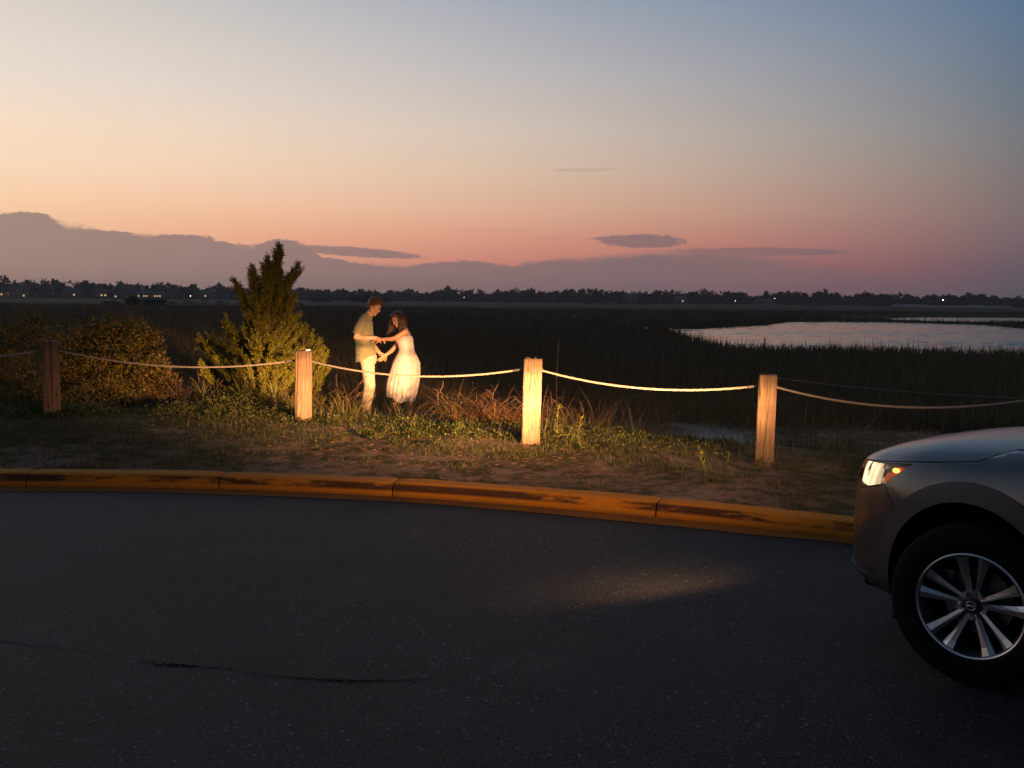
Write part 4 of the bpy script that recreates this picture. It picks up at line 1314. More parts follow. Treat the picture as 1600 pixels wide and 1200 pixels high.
def head(B, T, k=1.0, fem=False):
    """T: 4x4 head matrix, face along +x, top along +z. Returns a mapper."""
    Rm = np.array(T.to_3x3()); tv = np.array(T.translation)
    mp = lambda p: Rm @ (np.asarray(p, float) * k) + tv
    def b(c, r):
        B.ball(mp(c), np.asarray(r, float) * k if np.ndim(r) else r * k, Rm)
    jw = 0.9 if fem else 1.0
    b((-0.012, 0, 0.045), (0.096, 0.074, 0.088))
    b((0.020, 0, 0.035), (0.070, 0.068, 0.080))
    b((0.030, 0, -0.035), (0.060, 0.056 * jw, 0.068))
    b((0.045, 0, -0.075), (0.040, 0.040 * jw, 0.038))
    b((0.066, 0, -0.096), (0.020, 0.020, 0.017))
    for s in (-1, 1):
        b((0.060, s * 0.034, -0.018), (0.026, 0.024, 0.026))
        b((0.075, s * 0.026, 0.032), (0.014, 0.024, 0.009))
        b((-0.006, s * 0.074, -0.002), (0.019, 0.009, 0.032))
        b((0.010, s * 0.048 * jw, -0.055), (0.035, 0.018, 0.035))
    B.chain([mp((0.083, 0, 0.022)), mp((0.096, 0, 0.0)), mp((0.104, 0, -0.017))], [0.0075 * k, 0.009 * k, 0.0115 * k], 0.4)
    b((0.094, 0.010, -0.021), 0.0085); b((0.094, -0.010, -0.021), 0.0085)
    b((0.080, 0, -0.052), (0.012, 0.021, 0.006))
    b((0.079, 0, -0.064), (0.012, 0.019, 0.007))
    return mp

def ball_obj(name, c, r, mat, parent, rot=None):
    v, f = ICO2
    w = v * np.broadcast_to(np.asarray(r, float), (3,))
    if rot is not None:
        w = w @ rot.T
    return obj(name, pymesh(name, w + np.asarray(c, float), f), mat, parent, True)

def skin_mat(name, c1, c2):
    m, t, b = new_mat(name)
    n = t.noise(t.n('ShaderNodeTexCoord').outputs['Object'], 26.0, 4, 0.6)
    t.put(b.inputs['Base Color'], t.mix(n, c1, c2))
    b.inputs['Roughness'].default_value = 0.5
    b.inputs['Subsurface Weight'].default_value = 0.12
    b.inputs['Subsurface Radius'].default_value = (0.012, 0.005, 0.003)
    return m
def cloth_mat(name, c1, c2, weave=420.0, stripe=False):
    m, t, b = new_mat(name)
    tc = t.n('ShaderNodeTexCoord').outputs['Object']
    n = t.noise(tc, 11.0, 5, 0.6)
    w = t.noise(tc, weave, 2, 0.6)
    t.put(b.inputs['Base Color'], t.mix(t.m('ADD', t.m('MULTIPLY', n, 0.7), t.m('MULTIPLY', w, 0.3)), c1, c2))
    b.inputs['Roughness'].default_value = 0.9
    b.inputs['Specular IOR Level'].default_value = 0.15
    b.inputs['Sheen Weight'].default_value = 0.15
    bump(t, b, t.m('ADD', w, t.m('MULTIPLY', n, 2.0)), 0.35, 0.003)
    return m
M['skin_m'] = skin_mat('light_skin', (0.46, 0.26, 0.17), (0.56, 0.33, 0.22))
M['skin_w'] = skin_mat('tanned_skin', (0.40, 0.21, 0.13), (0.50, 0.28, 0.18))
M['shirt'] = cloth_mat('olive_linen', (0.15, 0.15, 0.085), (0.23, 0.225, 0.135))
M['trousers'] = cloth_mat('cream_chino', (0.40, 0.34, 0.26), (0.48, 0.42, 0.33))
M['dress'] = cloth_mat('white_cotton', (0.46, 0.44, 0.41), (0.56, 0.54, 0.51))
M['shoe'] = simple('brown_leather', (0.06, 0.035, 0.022), 0.5)
M['sole'] = simple('shoe_sole', (0.12, 0.09, 0.06), 0.8)
M['hair_m'] = leafy('brown_hair', [(0, (0.05, 0.024, 0.012)), (1, (0.12, 0.055, 0.025))], rough=0.4, trans=0.0, spec=0.5)
M['hair_w'] = leafy('dark_brown_hair', [(0, (0.022, 0.011, 0.007)), (1, (0.065, 0.03, 0.016))], rough=0.4, trans=0.0, spec=0.5)
M['eye_white'] = simple('eye_white', (0.7, 0.68, 0.64), 0.2)
M['iris'] = simple('dark_iris', (0.03, 0.018, 0.012), 0.15)
M['lip'] = simple('lips', (0.38, 0.13, 0.10), 0.45)
M['brow'] = simple('eyebrow_hair', (0.04, 0.02, 0.012), 0.8)
M['button'] = simple('shirt_button', (0.5, 0.45, 0.36), 0.4)

def face_bits(mp, T, root, k=1.0, closed=0.5):
    Rm = np.array(T.to_3x3())
    for s in (-1, 1):
        e = ball_obj('eye', mp((0.0775, s * 0.030, 0.010)), np.array([0.010, 0.0125, 0.0075]) * k, M['eye_white'], root, Rm)
        ball_obj('iris', mp((0.0850, s * 0.030, 0.007)), np.array([0.004, 0.0055, 0.0055]) * k, M['iris'], e, Rm)
        tubes('eyelid', [(np.array([mp((0.0845, s * 0.018, 0.013)), mp((0.0885, s * 0.029, 0.0175)), mp((0.081, s * 0.043, 0.012))]), 0.0026 * k)], M['brow'], root)
        tubes('eyebrow', [(np.array([mp((0.0885, s * 0.013, 0.033)), mp((0.088, s * 0.029, 0.040)), mp((0.074, s * 0.047, 0.036))]), np.array([0.0035, 0.0042, 0.002]) * k)], M['brow'], root)
    tubes('mouth', [(np.array([mp((0.077, -0.022, -0.058)), mp((0.0905, -0.010, -0.0565)), mp((0.0925, 0, -0.058)), mp((0.0905, 0.010, -0.0565)), mp((0.077, 0.022, -0.058))]), np.array([0.002, 0.005, 0.0055, 0.005, 0.002]) * k)], M['lip'], root)

def locks(mp, roots, n_seg, flow, rad, k=1.0):
    return [(flow(r), rad) for r in roots]

# --- the man, facing right, head bowed over the joined hands
def make_man(loc):
    root = tag(empty('person', loc), 'person in olive short-sleeved shirt and cream trousers, head bowed', 'person')
    B = Blob()
    T = Matrix.Translation((0.118, -0.01, 1.675)) @ Matrix.Rotation(R(-14), 4, 'Z') @ Matrix.Rotation(R(30), 4, 'Y')
    mp = head(B, T, 1.02)
    B.chain([(0.0, 0, 1.47), (0.035, 0, 1.55), (0.085, 0, 1.615)], [0.068, 0.058, 0.056])
    B.chain([(0.02, 0, 0.92), (-0.005, 0, 1.08), (-0.03, 0, 1.26), (-0.03, 0, 1.40)], [(0.12, 0.155, 0.11), (0.11, 0.14, 0.1), (0.12, 0.165, 0.1), (0.105, 0.165, 0.085)], 0.4)
    B.chain([(-0.03, -0.15, 1.455), (-0.03, 0, 1.475), (-0.03, 0.15, 1.455)], [0.06, 0.07, 0.06])
    ra = [(-0.035, -0.19, 1.44), (-0.115, -0.235, 1.235), (0.04, -0.235, 1.225), (0.175, -0.20, 1.225)]
    la = [(-0.02, 0.19, 1.44), (-0.01, 0.235, 1.18), (0.10, 0.18, 1.06), (0.185, 0.13, 0.975)]
    B.chain(ra, [0.052, 0.042, 0.040, 0.028])
    B.chain(la, [0.052, 0.042, 0.040, 0.028])
    hand(B, ra[3], (0.93, 0.10, -0.22), (0.12, 0.30, -0.95), 0.55, -1)
    hand(B, la[3], (0.75, -0.20, -0.62), (0.30, -0.75, -0.55), 0.45, 1)
    rl = [(0.02, -0.085, 0.92), (0.06, -0.10, 0.50), (-0.005, -0.11, 0.09)]
    ll = [(0.0, 0.085, 0.92), (0.03, 0.10, 0.50), (-0.055, 0.12, 0.09)]
    for L_, ty in ((rl, -0.13), (ll, 0.15)):
        B.chain(L_, [0.085, 0.056, 0.036])
        a = np.array(L_[2])
        B.chain([a + (-0.035, 0, -0.055), a + (0.06, 0.0, -0.058), a + (0.15, ty * 0.05, -0.066)], [(0.032, 0.034, 0.03), (0.034, 0.038, 0.028), (0.03, 0.038, 0.02)])
    obj('body', B.mesh('body', 0.0055, 3), M['skin_m'], root, True)
    # shirt
    S = Blob()
    S.chain([(-0.01, 0, 0.86), (-0.005, 0, 0.98), (-0.022, 0, 1.10), (-0.04, 0, 1.26), (-0.035, 0, 1.39)], [(0.165, 0.195, 0.09), (0.16, 0.19, 0.09), (0.152, 0.185, 0.09), (0.142, 0.19, 0.09), (0.122, 0.185, 0.085)], 0.3)
    S.chain([(-0.03, -0.165, 1.445), (-0.025, -0.08, 1.488), (-0.02, 0, 1.495), (-0.025, 0.08, 1.488), (-0.03, 0.165, 1.445)], [0.072, 0.076, 0.080, 0.076, 0.072])
    S.chain([(-0.02, 0, 1.46), (0.012, 0, 1.525)], [0.090, 0.074])
    S.ball((-0.018, 0, 1.43), (0.122, 0.16, 0.085))
    def sleeve(a, b_, f):
        a, b_ = np.array(a), np.array(b_)
        S.tube([a + (b_ - a) * t for t in np.linspace(-0.05, f, 9)], np.interp(np.linspace(0, 1, 9), [0, 0.4, 1], [0.060, 0.074, 0.080]))
    sleeve(ra[0], ra[1], 0.80); sleeve(la[0], la[1], 0.66)
    for a in np.linspace(0, 2 * math.pi, 26):
        S.ball((0.012 + 0.070 * math.cos(a), 0.068 * math.sin(a), 1.545 - 0.030 * math.cos(a)), (0.012, 0.012, 0.022))
    sh = obj('shirt', S.mesh('shirt', 0.0065, 5, 0.010, 3, cut=[((-0.01, 0, 0.905), (0.42, 0, -1.0))]), M['shirt'], root, True)
    for i in range(5):
        ball_obj('button', (0.094 + 0.012 * i, -0.02, 1.40 - 0.105 * i), (0.004, 0.006, 0.006), M['button'], sh)
    # trousers
    P = Blob()
    P.chain([(0.005, 0, 0.99), (0.01, 0, 0.92), (0.012, 0, 0.86)], [(0.138, 0.168, 0.06), (0.145, 0.176, 0.08), (0.13, 0.168, 0.07)], 0.3)
    for L_ in (rl, ll):
        h, kn, an = (np.array(q) for q in L_)
        pts = [h + (0, 0, -0.02), h * 0.6 + kn * 0.4, kn, kn * 0.5 + an * 0.5, an + (0, 0, -0.03)]
        P.tube(np.array([[np.interp(t, range(5), [q[c] for q in pts]) for c in range(3)] for t in np.linspace(0, 4, 22)]), np.interp(np.linspace(0, 4, 22), range(5), [0.105, 0.096, 0.084, 0.079, 0.076]), 22)
    tr = obj('trousers', P.mesh('trousers', 0.0065, 4, 0.009, 8, freq=11.0), M['trousers'], root, True)
    tubes('pocket_seam', [(np.array([(-0.06, -0.171, 0.93), (-0.03, -0.180, 0.87), (-0.02, -0.182, 0.80)]), 0.003)], M['shirt'], tr)
    # shoes
    for L_, ty in ((rl, -0.02), (ll, 0.03)):
        a = np.array(L_[2])
        F_ = Blob()
        F_.chain([a + (-0.045, 0, -0.045), a + (0.05, 0, -0.05), a + (0.14, ty * 0.4, -0.062), a + (0.18, ty * 0.6, -0.066)], [(0.042, 0.042, 0.045), (0.045, 0.046, 0.040), (0.042, 0.048, 0.026), (0.028, 0.036, 0.02)])
        s_ = obj('shoe', F_.mesh('shoe', 0.007, 3), M['shoe'], root, True)
        G_ = Blob()
        G_.chain([a + (-0.045, 0, -0.083), a + (0.06, 0, -0.083), a + (0.185, ty * 0.6, -0.083)], [(0.042, 0.040, 0.010), (0.040, 0.044, 0.010), (0.030, 0.036, 0.010)])
        obj('sole', G_.mesh('sole', 0.006, 2), M['sole'], s_, True)
    # hair: cap plus short combed tufts
    Hb = Blob()
    Rm = np.array(T.to_3x3())
    for c, r in (((-0.028, 0, 0.062), (0.098, 0.082, 0.086)), ((0.02, 0, 0.100), (0.070, 0.066, 0.046)), ((-0.062, 0, 0.0), (0.052, 0.066, 0.072)), ((0.052, 0.012, 0.103), (0.040, 0.050, 0.030)), ((0.004, 0.066, 0.045), (0.022, 0.016, 0.045)), ((0.004, -0.066, 0.045), (0.022, 0.016, 0.045))):
        Hb.ball(mp(c), np.array(r) * 1.02, Rm)
    hr = obj('hair', Hb.mesh('hair', 0.006, 2, 0.005, 5, freq=60.0), M['hair_m'], root, True)
    st = []
    for i in range(320):
        d = unit(np.array([rng.normal(0, 1), rng.normal(0, 0.9), abs(rng.normal(0.5, 0.7))]))
        if d[0] > 0.75 and d[2] < 0.45:
            continue
        p0 = np.array([-0.02, 0, 0.06]) + d * np.array([0.097, 0.081, 0.086])
        fl = unit(np.array([0.75, 0.3 * np.sign(d[1]), -0.15]) + rng.normal(0, 0.35, 3))
        st.append((np.array([mp(p0), mp(p0 + d * 0.010 + fl * 0.014), mp(p0 + d * 0.012 + fl * 0.032)]), np.array([0.0035, 0.003, 0.0012])))
    tubes('tuft', st, M['hair_m'], hr, seg=4)
    face_bits(mp, T, root, 1.02)
    return root

# --- the woman, leaning back while her hands are held
def make_woman(loc):
    root = tag(empty('person', loc), 'person in long white strapped dress with dark wavy hair', 'person')
    B = Blob()
    T = Matrix.Translation((-0.055, -0.035, 1.485)) @ Matrix.Rotation(R(180 + 48), 4, 'Z') @ Matrix.Rotation(R(24), 4, 'Y') @ Matrix.Rotation(R(12), 4, 'X')
    mp = head(B, T, 0.94, True)
    B.chain([(0.03, 0, 1.31), (0.0, -0.008, 1.375), (-0.035, -0.022, 1.42)], [0.055, 0.047, 0.046])
    B.chain([(0.07, 0, 0.84), (0.07, 0, 0.94), (0.072, 0, 1.05), (0.05, 0, 1.18), (0.042, 0, 1.27)], [(0.135, 0.155, 0.11), (0.125, 0.145, 0.1), (0.098, 0.112, 0.09), (0.105, 0.125, 0.08), (0.088, 0.125, 0.07)], 0.35)
    for s in (-1, 1):
        B.ball((-0.045, s * 0.062, 1.195), (0.052, 0.055, 0.055))
    B.chain([(0.065, -0.13, 1.325), (0.045, 0, 1.335), (0.01, 0.13, 1.32)], [0.046, 0.052, 0.046])
    la = [(0.068, -0.155, 1.318), (-0.08, -0.215, 1.225), (-0.13, -0.22, 1.212), (-0.275, -0.185, 1.205)]
    ra = [(-0.005, 0.15, 1.312), (-0.11, 0.15, 1.09), (-0.17, 0.13, 1.02), (-0.255, 0.10, 0.955)]
    B.chain(la, [0.044, 0.035, 0.034, 0.023])
    B.chain(ra, [0.044, 0.035, 0.034, 0.023])
    hand(B, la[3], (-0.95, 0.05, -0.10), (-0.1, 0.25, -0.95), 0.25, 1)
    hand(B, ra[3], (-0.75, 0.05, -0.66), (-0.35, 0.75, 0.45), 0.30, -1)
    nl = [(0.075, -0.08, 0.80), (0.10, -0.085, 0.44), (0.115, -0.075, 0.075)]
    fl_ = [(0.05, 0.08, 0.80), (-0.07, 0.07, 0.45), (-0.18, 0.055, 0.085)]
    for L_ in (nl, fl_):
        m_ = np.array(L_[1]) * 0.65 + np.array(L_[2]) * 0.35 + (0.012, 0, 0)
        B.chain([L_[0], L_[1], m_, L_[2]], [0.085, 0.050, 0.049, 0.030])
        a = np.array(L_[2])
        B.chain([a + (0.03, 0, -0.045), a + (-0.05, 0, -0.048), a + (-0.125, -0.01, -0.056)], [(0.026, 0.026, 0.026), (0.030, 0.030, 0.024), (0.028, 0.034, 0.016)])
        for q in range(5):
            B.ball(a + np.array((-0.152 + 0.006 * abs(q - 1.2), -0.01 + 0.013 * (q - 2), -0.060)), (0.014, 0.0065, 0.009))
    obj('body', B.mesh('body', 0.0055, 3), M['skin_w'], root, True)
    # dress: smocked bodice and a full skirt with soft pleats
    Z = [1.255, 1.20, 1.15, 1.10, 1.05, 1.00, 0.95, 0.85, 0.70, 0.50, 0.36, 0.27]
    cx = [0.036, 0.040, 0.048, 0.058, 0.067, 0.068, 0.068, 0.066, 0.045, 0.010, -0.012, -0.022]
    rx = [0.112, 0.126, 0.124, 0.118, 0.114, 0.130, 0.158, 0.203, 0.222, 0.232, 0.220, 0.208]
    ry = [0.136, 0.140, 0.136, 0.128, 0.124, 0.138, 0.166, 0.205, 0.218, 0.228, 0.220, 0.210]
    nz, na = 90, 150
    V = []
    for i in range(nz):
        z = 1.255 + (0.27 - 1.255) * i / (nz - 1)
        q = lambda arr: np.interp(-z, [-k for k in Z], arr)
        low = smoothstep(1.03, 0.55, z)
        for j in range(na):
            a = 2 * math.pi * j / na
            pl = 0.034 * math.sin(7 * a + 1.1 * math.sin(2 * a + 0.6) + 0.8 * z) + 0.014 * math.sin(15 * a + 2.0 * math.sin(3 * a))
            r_ = 1 + low * pl + (0.010 * math.sin(z * 260) if z > 1.05 else 0) + (1 - low) * 0.006 * math.sin(46 * a)
            zz = z
            if i > nz * 0.55:   # hem lifts towards the left where the knee pushes it
                zz = z + low * 0.085 * max(0, -math.cos(a)) * smoothstep(0.9, 0.27, z) + 0.012 * math.sin(5 * a) * smoothstep(0.6, 0.27, z)
            V.append((q(cx) + q(rx) * r_ * math.cos(a), q(ry) * r_ * math.sin(a), zz))
    Fc = [(i * na + j, i * na + (j + 1) % na, (i + 1) * na + (j + 1) % na, (i + 1) * na + j) for i in range(nz - 1) for j in range(na)]
    dr = obj('dress', pymesh('dress', V, Fc), M['dress'], root, True)
    sd = dr.modifiers.new('thick', 'SOLIDIFY'); sd.thickness = 0.003; sd.offset = 0
    for pts in ([(-0.055, -0.085, 1.25), (-0.02, -0.105, 1.335), (0.045, -0.105, 1.385), (0.10, -0.095, 1.33), (0.125, -0.08, 1.25)], [(-0.07, 0.085, 1.25), (-0.05, 0.10, 1.32), (0.02, 0.105, 1.385), (0.08, 0.095, 1.33), (0.11, 0.08, 1.25)]):
        tubes('strap', [(np.array(pts), 0.005)], M['dress'], dr, seg=6)
    # hair
    Rm = np.array(T.to_3x3())
    Hb = Blob()
    for c, r in (((-0.030, 0, 0.060), (0.099, 0.084, 0.088)), ((0.015, 0, 0.098), (0.068, 0.068, 0.044)), ((-0.065, 0, -0.02), (0.055, 0.070, 0.09)), ((-0.01, 0.072, 0.02), (0.04, 0.018, 0.06)), ((-0.01, -0.072, 0.02), (0.04, 0.018, 0.06))):
        Hb.ball(mp(c), np.array(r) * 0.95, Rm)
    hr = obj('hair', Hb.mesh('hair', 0.006, 2, 0.004, 6, freq=70.0), M['hair_w'], root, True)
    st = []
    for i in range(230):
        a = rng.uniform(-1.85, 1.85)               # angle round the head, 0 = back
        y_, x_ = math.sin(a), -math.cos(a)
        if x_ > 0.22:
            continue
        up0 = rng.uniform(0.0, 0.8)
        p = np.array(mp((-0.015 + 0.088 * x_ * math.cos(up0), 0.080 * y_ * math.cos(up0), 0.055 + 0.085 * math.sin(up0))))
        out = unit(Rm @ np.array([x_, y_, 0.2]))
        L = rng.uniform(0.24, 0.40)
        P = [p]
        wind = np.array([-0.30, 0, 0]) if (p[0] < -0.06) else np.array([0.10, 0, 0])
        ph = rng.uniform(0, 6.28)
        d = unit(out * 0.8 + np.array([0, 0, -0.3]))
        for s_ in range(11):
            d = unit(d * 0.62 + np.array([0, 0, -0.50]) + wind * 0.42 + 0.42 * np.array([math.sin(s_ * 1.3 + ph), math.cos(s_ * 1.1 + ph), 0]) * 0.8 + rng.normal(0, 0.05, 3))
            p = p + d * L / 11
            P.append(p)
        st.append((np.array(P), np.linspace(0.007, 0.002, 12)))
    tubes('lock', st, M['hair_w'], hr, seg=5)
    face_bits(mp, T, root, 0.94)
    return root

MAN = (-2.19, 14.4, gz(-2.19, 14.4))
make_man(MAN)
make_woman((-2.19 + 0.535, 14.38, MAN[2]))
# ------------------------------------------------------------------ the car
def paint_mat():
    m, t, b = new_mat('gunmetal_paint')
    fl = t.noise(t.n('ShaderNodeTexCoord').outputs['Object'], 900.0, 1, 0.5)
    t.put(b.inputs['Base Color'], t.mix(fl, (0.044, 0.048, 0.057), (0.08, 0.086, 0.098)))
    b.inputs['Metallic'].default_value = 0.75
    b.inputs['Roughness'].default_value = 0.36
    b.inputs['Coat Weight'].default_value = 0.6
    b.inputs['Coat Roughness'].default_value = 0.06
    return m
M['paint'] = paint_mat()
def clad_mat():
    m, t, b = new_mat('grained_black_plastic')
    n = t.noise(t.n('ShaderNodeTexCoord').outputs['Object'], 300.0, 2, 0.6)
    b.inputs['Base Color'].default_value = (0.028, 0.028, 0.029, 1)
    b.inputs['Roughness'].default_value = 0.55
    bump(t, b, n, 0.25, 0.001)
    return m
M['clad'] = clad_mat()
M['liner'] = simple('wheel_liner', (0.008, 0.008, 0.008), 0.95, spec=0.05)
M['tyre'] = simple('tyre_rubber', (0.007, 0.007, 0.007), 0.9, spec=0.12)
M['rim'] = simple('machined_alloy', (0.60, 0.60, 0.59), 0.36, 1.0)
M['rimdark'] = simple('dark_alloy_pocket', (0.10, 0.10, 0.105), 0.45, 0.9)
M['disc'] = simple('brake_disc', (0.20, 0.19, 0.18), 0.4, 1.0)
M['glass'] = simple('dark_car_glass', (0.012, 0.014, 0.016), 0.04, spec=0.8)
M['chrome'] = simple('chrome', (0.75, 0.75, 0.75), 0.12, 1.0)
M['amber'] = simple('amber_reflector', (0.75, 0.11, 0.01), 0.25, emit=(1.0, 0.16, 0.01), es=0.12)
M['amber_hot'] = simple('amber_bulb', (0.9, 0.4, 0.05), 0.3, emit=(1.0, 0.42, 0.06), es=4.0)
M['bulb'] = simple('headlamp_bulb', (1, 0.9, 0.75), 0.3, emit=(1.0, 0.72, 0.40), es=10.0)
def lampface_mat():
    m, t, b = new_mat('lit_lamp_facets')
    x, y, z = t.xyz(t.n('ShaderNodeTexCoord').outputs['Object'])
    w = t.m('SINE', t.m('ADD', t.m('MULTIPLY', x, 95.0), t.m('MULTIPLY', z, 22.0)))
    hot = t.m('MULTIPLY', t.mr(x, 0.57, 0.70), t.mr(w, -1.0, 0.7, 0.35, 1.0))
    b.inputs['Base Color'].default_value = (0.8, 0.74, 0.68, 1)
    b.inputs['Roughness'].default_value = 0.25
    b.inputs['Emission Color'].default_value = (1.0, 0.68, 0.36, 1)
    t.put(b.inputs['Emission Strength'], t.m('ADD', 0.25, t.m('MULTIPLY', hot, 2.4)))
    return m
M['lampface'] = lampface_mat()
M['reflector'] = simple('lamp_reflector', (0.88, 0.86, 0.83), 0.22, 1.0)
M['bowl'] = simple('lamp_bowl', (0.34, 0.28, 0.27), 0.35, 0.7)
M['bezel'] = simple('lamp_bezel', (0.05, 0.045, 0.045), 0.3, 0.4)
def lens_mat():
    m, t, b = new_mat('clear_lamp_lens')
    b.inputs['Base Color'].default_value = (0.9, 0.9, 0.9, 1)
    b.inputs['Roughness'].default_value = 0.03
    tr = t.n('ShaderNodeBsdfTransparent')
    tr.inputs[0].default_value = (0.97, 0.96, 0.95, 1)
    mx = t.n('ShaderNodeMixShader')
    fr = t.n('ShaderNodeFresnel'); fr.inputs[0].default_value = 1.3
    t.put(mx.inputs[0], fr.outputs[0])
    gl = t.n('ShaderNodeBsdfGlossy'); gl.inputs['Roughness'].default_value = 0.04
    t.put(mx.inputs[1], tr.outputs[0]); t.put(mx.inputs[2], gl.outputs[0])
    t.put(m.node_tree.nodes['Material Output'].inputs[0], mx.outputs[0])
    return m
M['lens'] = lens_mat()

CAR = tag(empty('car', (2.681, 4.364, 0.0), math.atan2(0.857, -0.515)), 'dark grey crossover car with its left headlight shining, at the right edge', 'car')

ST = [  # s, half width, z bottom, z shoulder, z top
    (0.945, 0.24, 0.40, 0.68, 0.715), (0.935, 0.36, 0.34, 0.715, 0.75), (0.91, 0.455, 0.29, 0.75, 0.79), (0.87, 0.55, 0.255, 0.785, 0.835), (0.80, 0.645, 0.235, 0.818, 0.885),
    (0.70, 0.728, 0.225, 0.845, 0.925), (0.60, 0.786, 0.22, 0.862, 0.955), (0.40, 0.862, 0.215, 0.890, 0.995), (0.20, 0.888, 0.21, 0.915, 1.02), (0.0, 0.898, 0.21, 0.942, 1.04),
    (-0.30, 0.902, 0.21, 0.985, 1.065), (-0.60, 0.902, 0.21, 1.015, 1.09), (-1.2, 0.905, 0.21, 1.03, 1.10), (-2.0, 0.905, 0.21, 1.04, 1.10), (-2.8, 0.90, 0.21, 1.05, 1.10), (-3.2, 0.87, 0.24, 1.05, 1.09), (-3.42, 0.80, 0.30, 1.03, 1.07), (-3.52, 0.66, 0.38, 0.98, 1.02)]

def cr(vals, xs, x):
    """smooth interpolation of a table"""
    xs = np.asarray(xs, float); vals = np.asarray(vals, float)
    i = int(np.clip(np.searchsorted(xs, x) - 1, 0, len(xs) - 2))
    t = (x - xs[i]) / (xs[i + 1] - xs[i])
    m0 = (vals[min(i + 1, len(xs) - 1)] - vals[max(i - 1, 0)]) / (xs[min(i + 1, len(xs) - 1)] - xs[max(i - 1, 0)])
    m1 = (vals[min(i + 2, len(xs) - 1)] - vals[i]) / (xs[min(i + 2, len(xs) - 1)] - xs[i])
    h = xs[i + 1] - xs[i]
    return (2 * t ** 3 - 3 * t ** 2 + 1) * vals[i] + (t ** 3 - 2 * t ** 2 + t) * h * m0 + (-2 * t ** 3 + 3 * t ** 2) * vals[i + 1] + (t ** 3 - t ** 2) * h * m1

STx = [-q[0] for q in ST]
def station(s):
    return [cr([q[k] for q in ST], STx, -s) for k in range(1, 5)]

def section(s, grow=0.0):
    hw, zb, zs, zt = station(s)
    hgt = zs - zb
    C = [(0, zb), (0.80 * hw, zb), (0.965 * hw, zb + 0.10 * hgt), (hw, zb + 0.36 * hgt), (0.998 * hw, zb + 0.62 * hgt), (0.975 * hw, zb + 0.86 * hgt), (0.905 * hw, zs + 0.004), (0.70 * hw, zs + (zt - zs) * 0.62), (0.35 * hw, zt - (zt - zs) * 0.10), (0, zt)]
    return C

def body_mesh(grow=0.0):
    ss = np.concatenate([np.linspace(0.945, 0.80, 18), np.linspace(0.78, -0.6, 56), np.linspace(-0.7, -3.2, 30), np.linspace(-3.25, -3.52, 10)])
    nt = 52
    V = []
    for s in ss:
        C = np.array(section(s))
        u = np.concatenate([[0], np.cumsum(np.linalg.norm(np.diff(C, axis=0), axis=1))])
        half = [(cr(C[:, 0], u, t), cr(C[:, 1], u, t)) for t in np.linspace(0, u[-1], nt)]
        half[0] = (0, C[0][1]); half[-1] = (0, C[-1][1])
        ring = [(y, z) for y, z in half] + [(-y, z) for y, z in half[-2:0:-1]]
        cy, cz = 0, (C[0][1] + C[-1][1]) / 2
        for y, z in ring:
            if grow:
                n = np.array([y - cy * 0, z - cz]); n = n / (np.abs(n).max() + 1e-6)
                y += grow * np.sign(y) * min(1, abs(n[0]) * 1.5)
            V.append((s + (grow if s > 0.3 else 0) * smoothstep(0.3, 0.9, s), y, z))
    m_ = 2 * nt - 2
    n = len(ss)
    Fc = [(i * m_ + j, i * m_ + (j + 1) % m_, (i + 1) * m_ + (j + 1) % m_, (i + 1) * m_ + j) for i in range(n - 1) for j in range(m_)]
    Fc += [tuple(range(m_))[::-1], tuple((n - 1) * m_ + j for j in range(m_))]
    me = pymesh('car_shell', V, Fc)
    bm = bmesh.new(); bm.from_mesh(me); bpy.data.meshes.remove(me)
    return bm_mesh(bm, 'car_shell')

def boolean(me, cutter, op):
    a = bpy.data.objects.new('a', me); c = bpy.data.objects.new('c', cutter)
    COL.objects.link(a); COL.objects.link(c)
    md = a.modifiers.new('b', 'BOOLEAN'); md.operation = op; md.object = c; md.solver = 'EXACT'
    try:
        md.material_mode = 'TRANSFER'
    except Exception:
        pass
    dg = bpy.context.evaluated_depsgraph_get()
    out = bpy.data.meshes.new_from_object(a.evaluated_get(dg))
    bpy.data.objects.remove(a); bpy.data.objects.remove(c)
    return out

def offset_poly(P, d):
    P = [np.array(p, float) for p in P]
    n = len(P)
    area = sum(P[i][0] * P[(i + 1) % n][1] - P[(i + 1) % n][0] * P[i][1] for i in range(n))
    sg = 1 if area > 0 else -1
    out = []
    for i in range(n):
        e0 = unit(P[i] - P[i - 1]); e1 = unit(P[(i + 1) % n] - P[i])
        n0 = np.array([e0[1], -e0[0]]) * sg; n1 = np.array([e1[1], -e1[0]]) * sg
        b_ = n0 + n1
        b_ = b_ / max(0.35, np.dot(b_, b_) / 2)
        out.append(P[i] + b_ * d)
    return out

def prism(P, y0, y1, mat=None):
    """side-view polygon (s, z) pushed across the car from y0 to y1"""
    n = len(P)
    bm = bmesh.new()
    a = [bm.verts.new((p[0], y0, p[1])) for p in P]; b_ = [bm.verts.new((p[0], y1, p[1])) for p in P]
    bm.faces.new(a); bm.faces.new(b_[::-1])
    for i in range(n):
        bm.faces.new((a[i], b_[i], b_[(i + 1) % n], a[(i + 1) % n]))
    me = bm_mesh(bm, 'prism')
    if mat: me.materials.append(mat)
    return me

def disc_poly(cx, cz, r, n=56, z_min=None):
    return [(cx + r * math.cos(2 * math.pi * i / n), cz + r * math.sin(2 * math.pi * i / n)) for i in range(n)]

def autosmooth(me, ang=35):
    me.polygons.foreach_set('use_smooth', [True] * len(me.polygons))
    try:
        me.set_sharp_from_angle(angle=R(ang))
    except Exception:
        pass
    return me

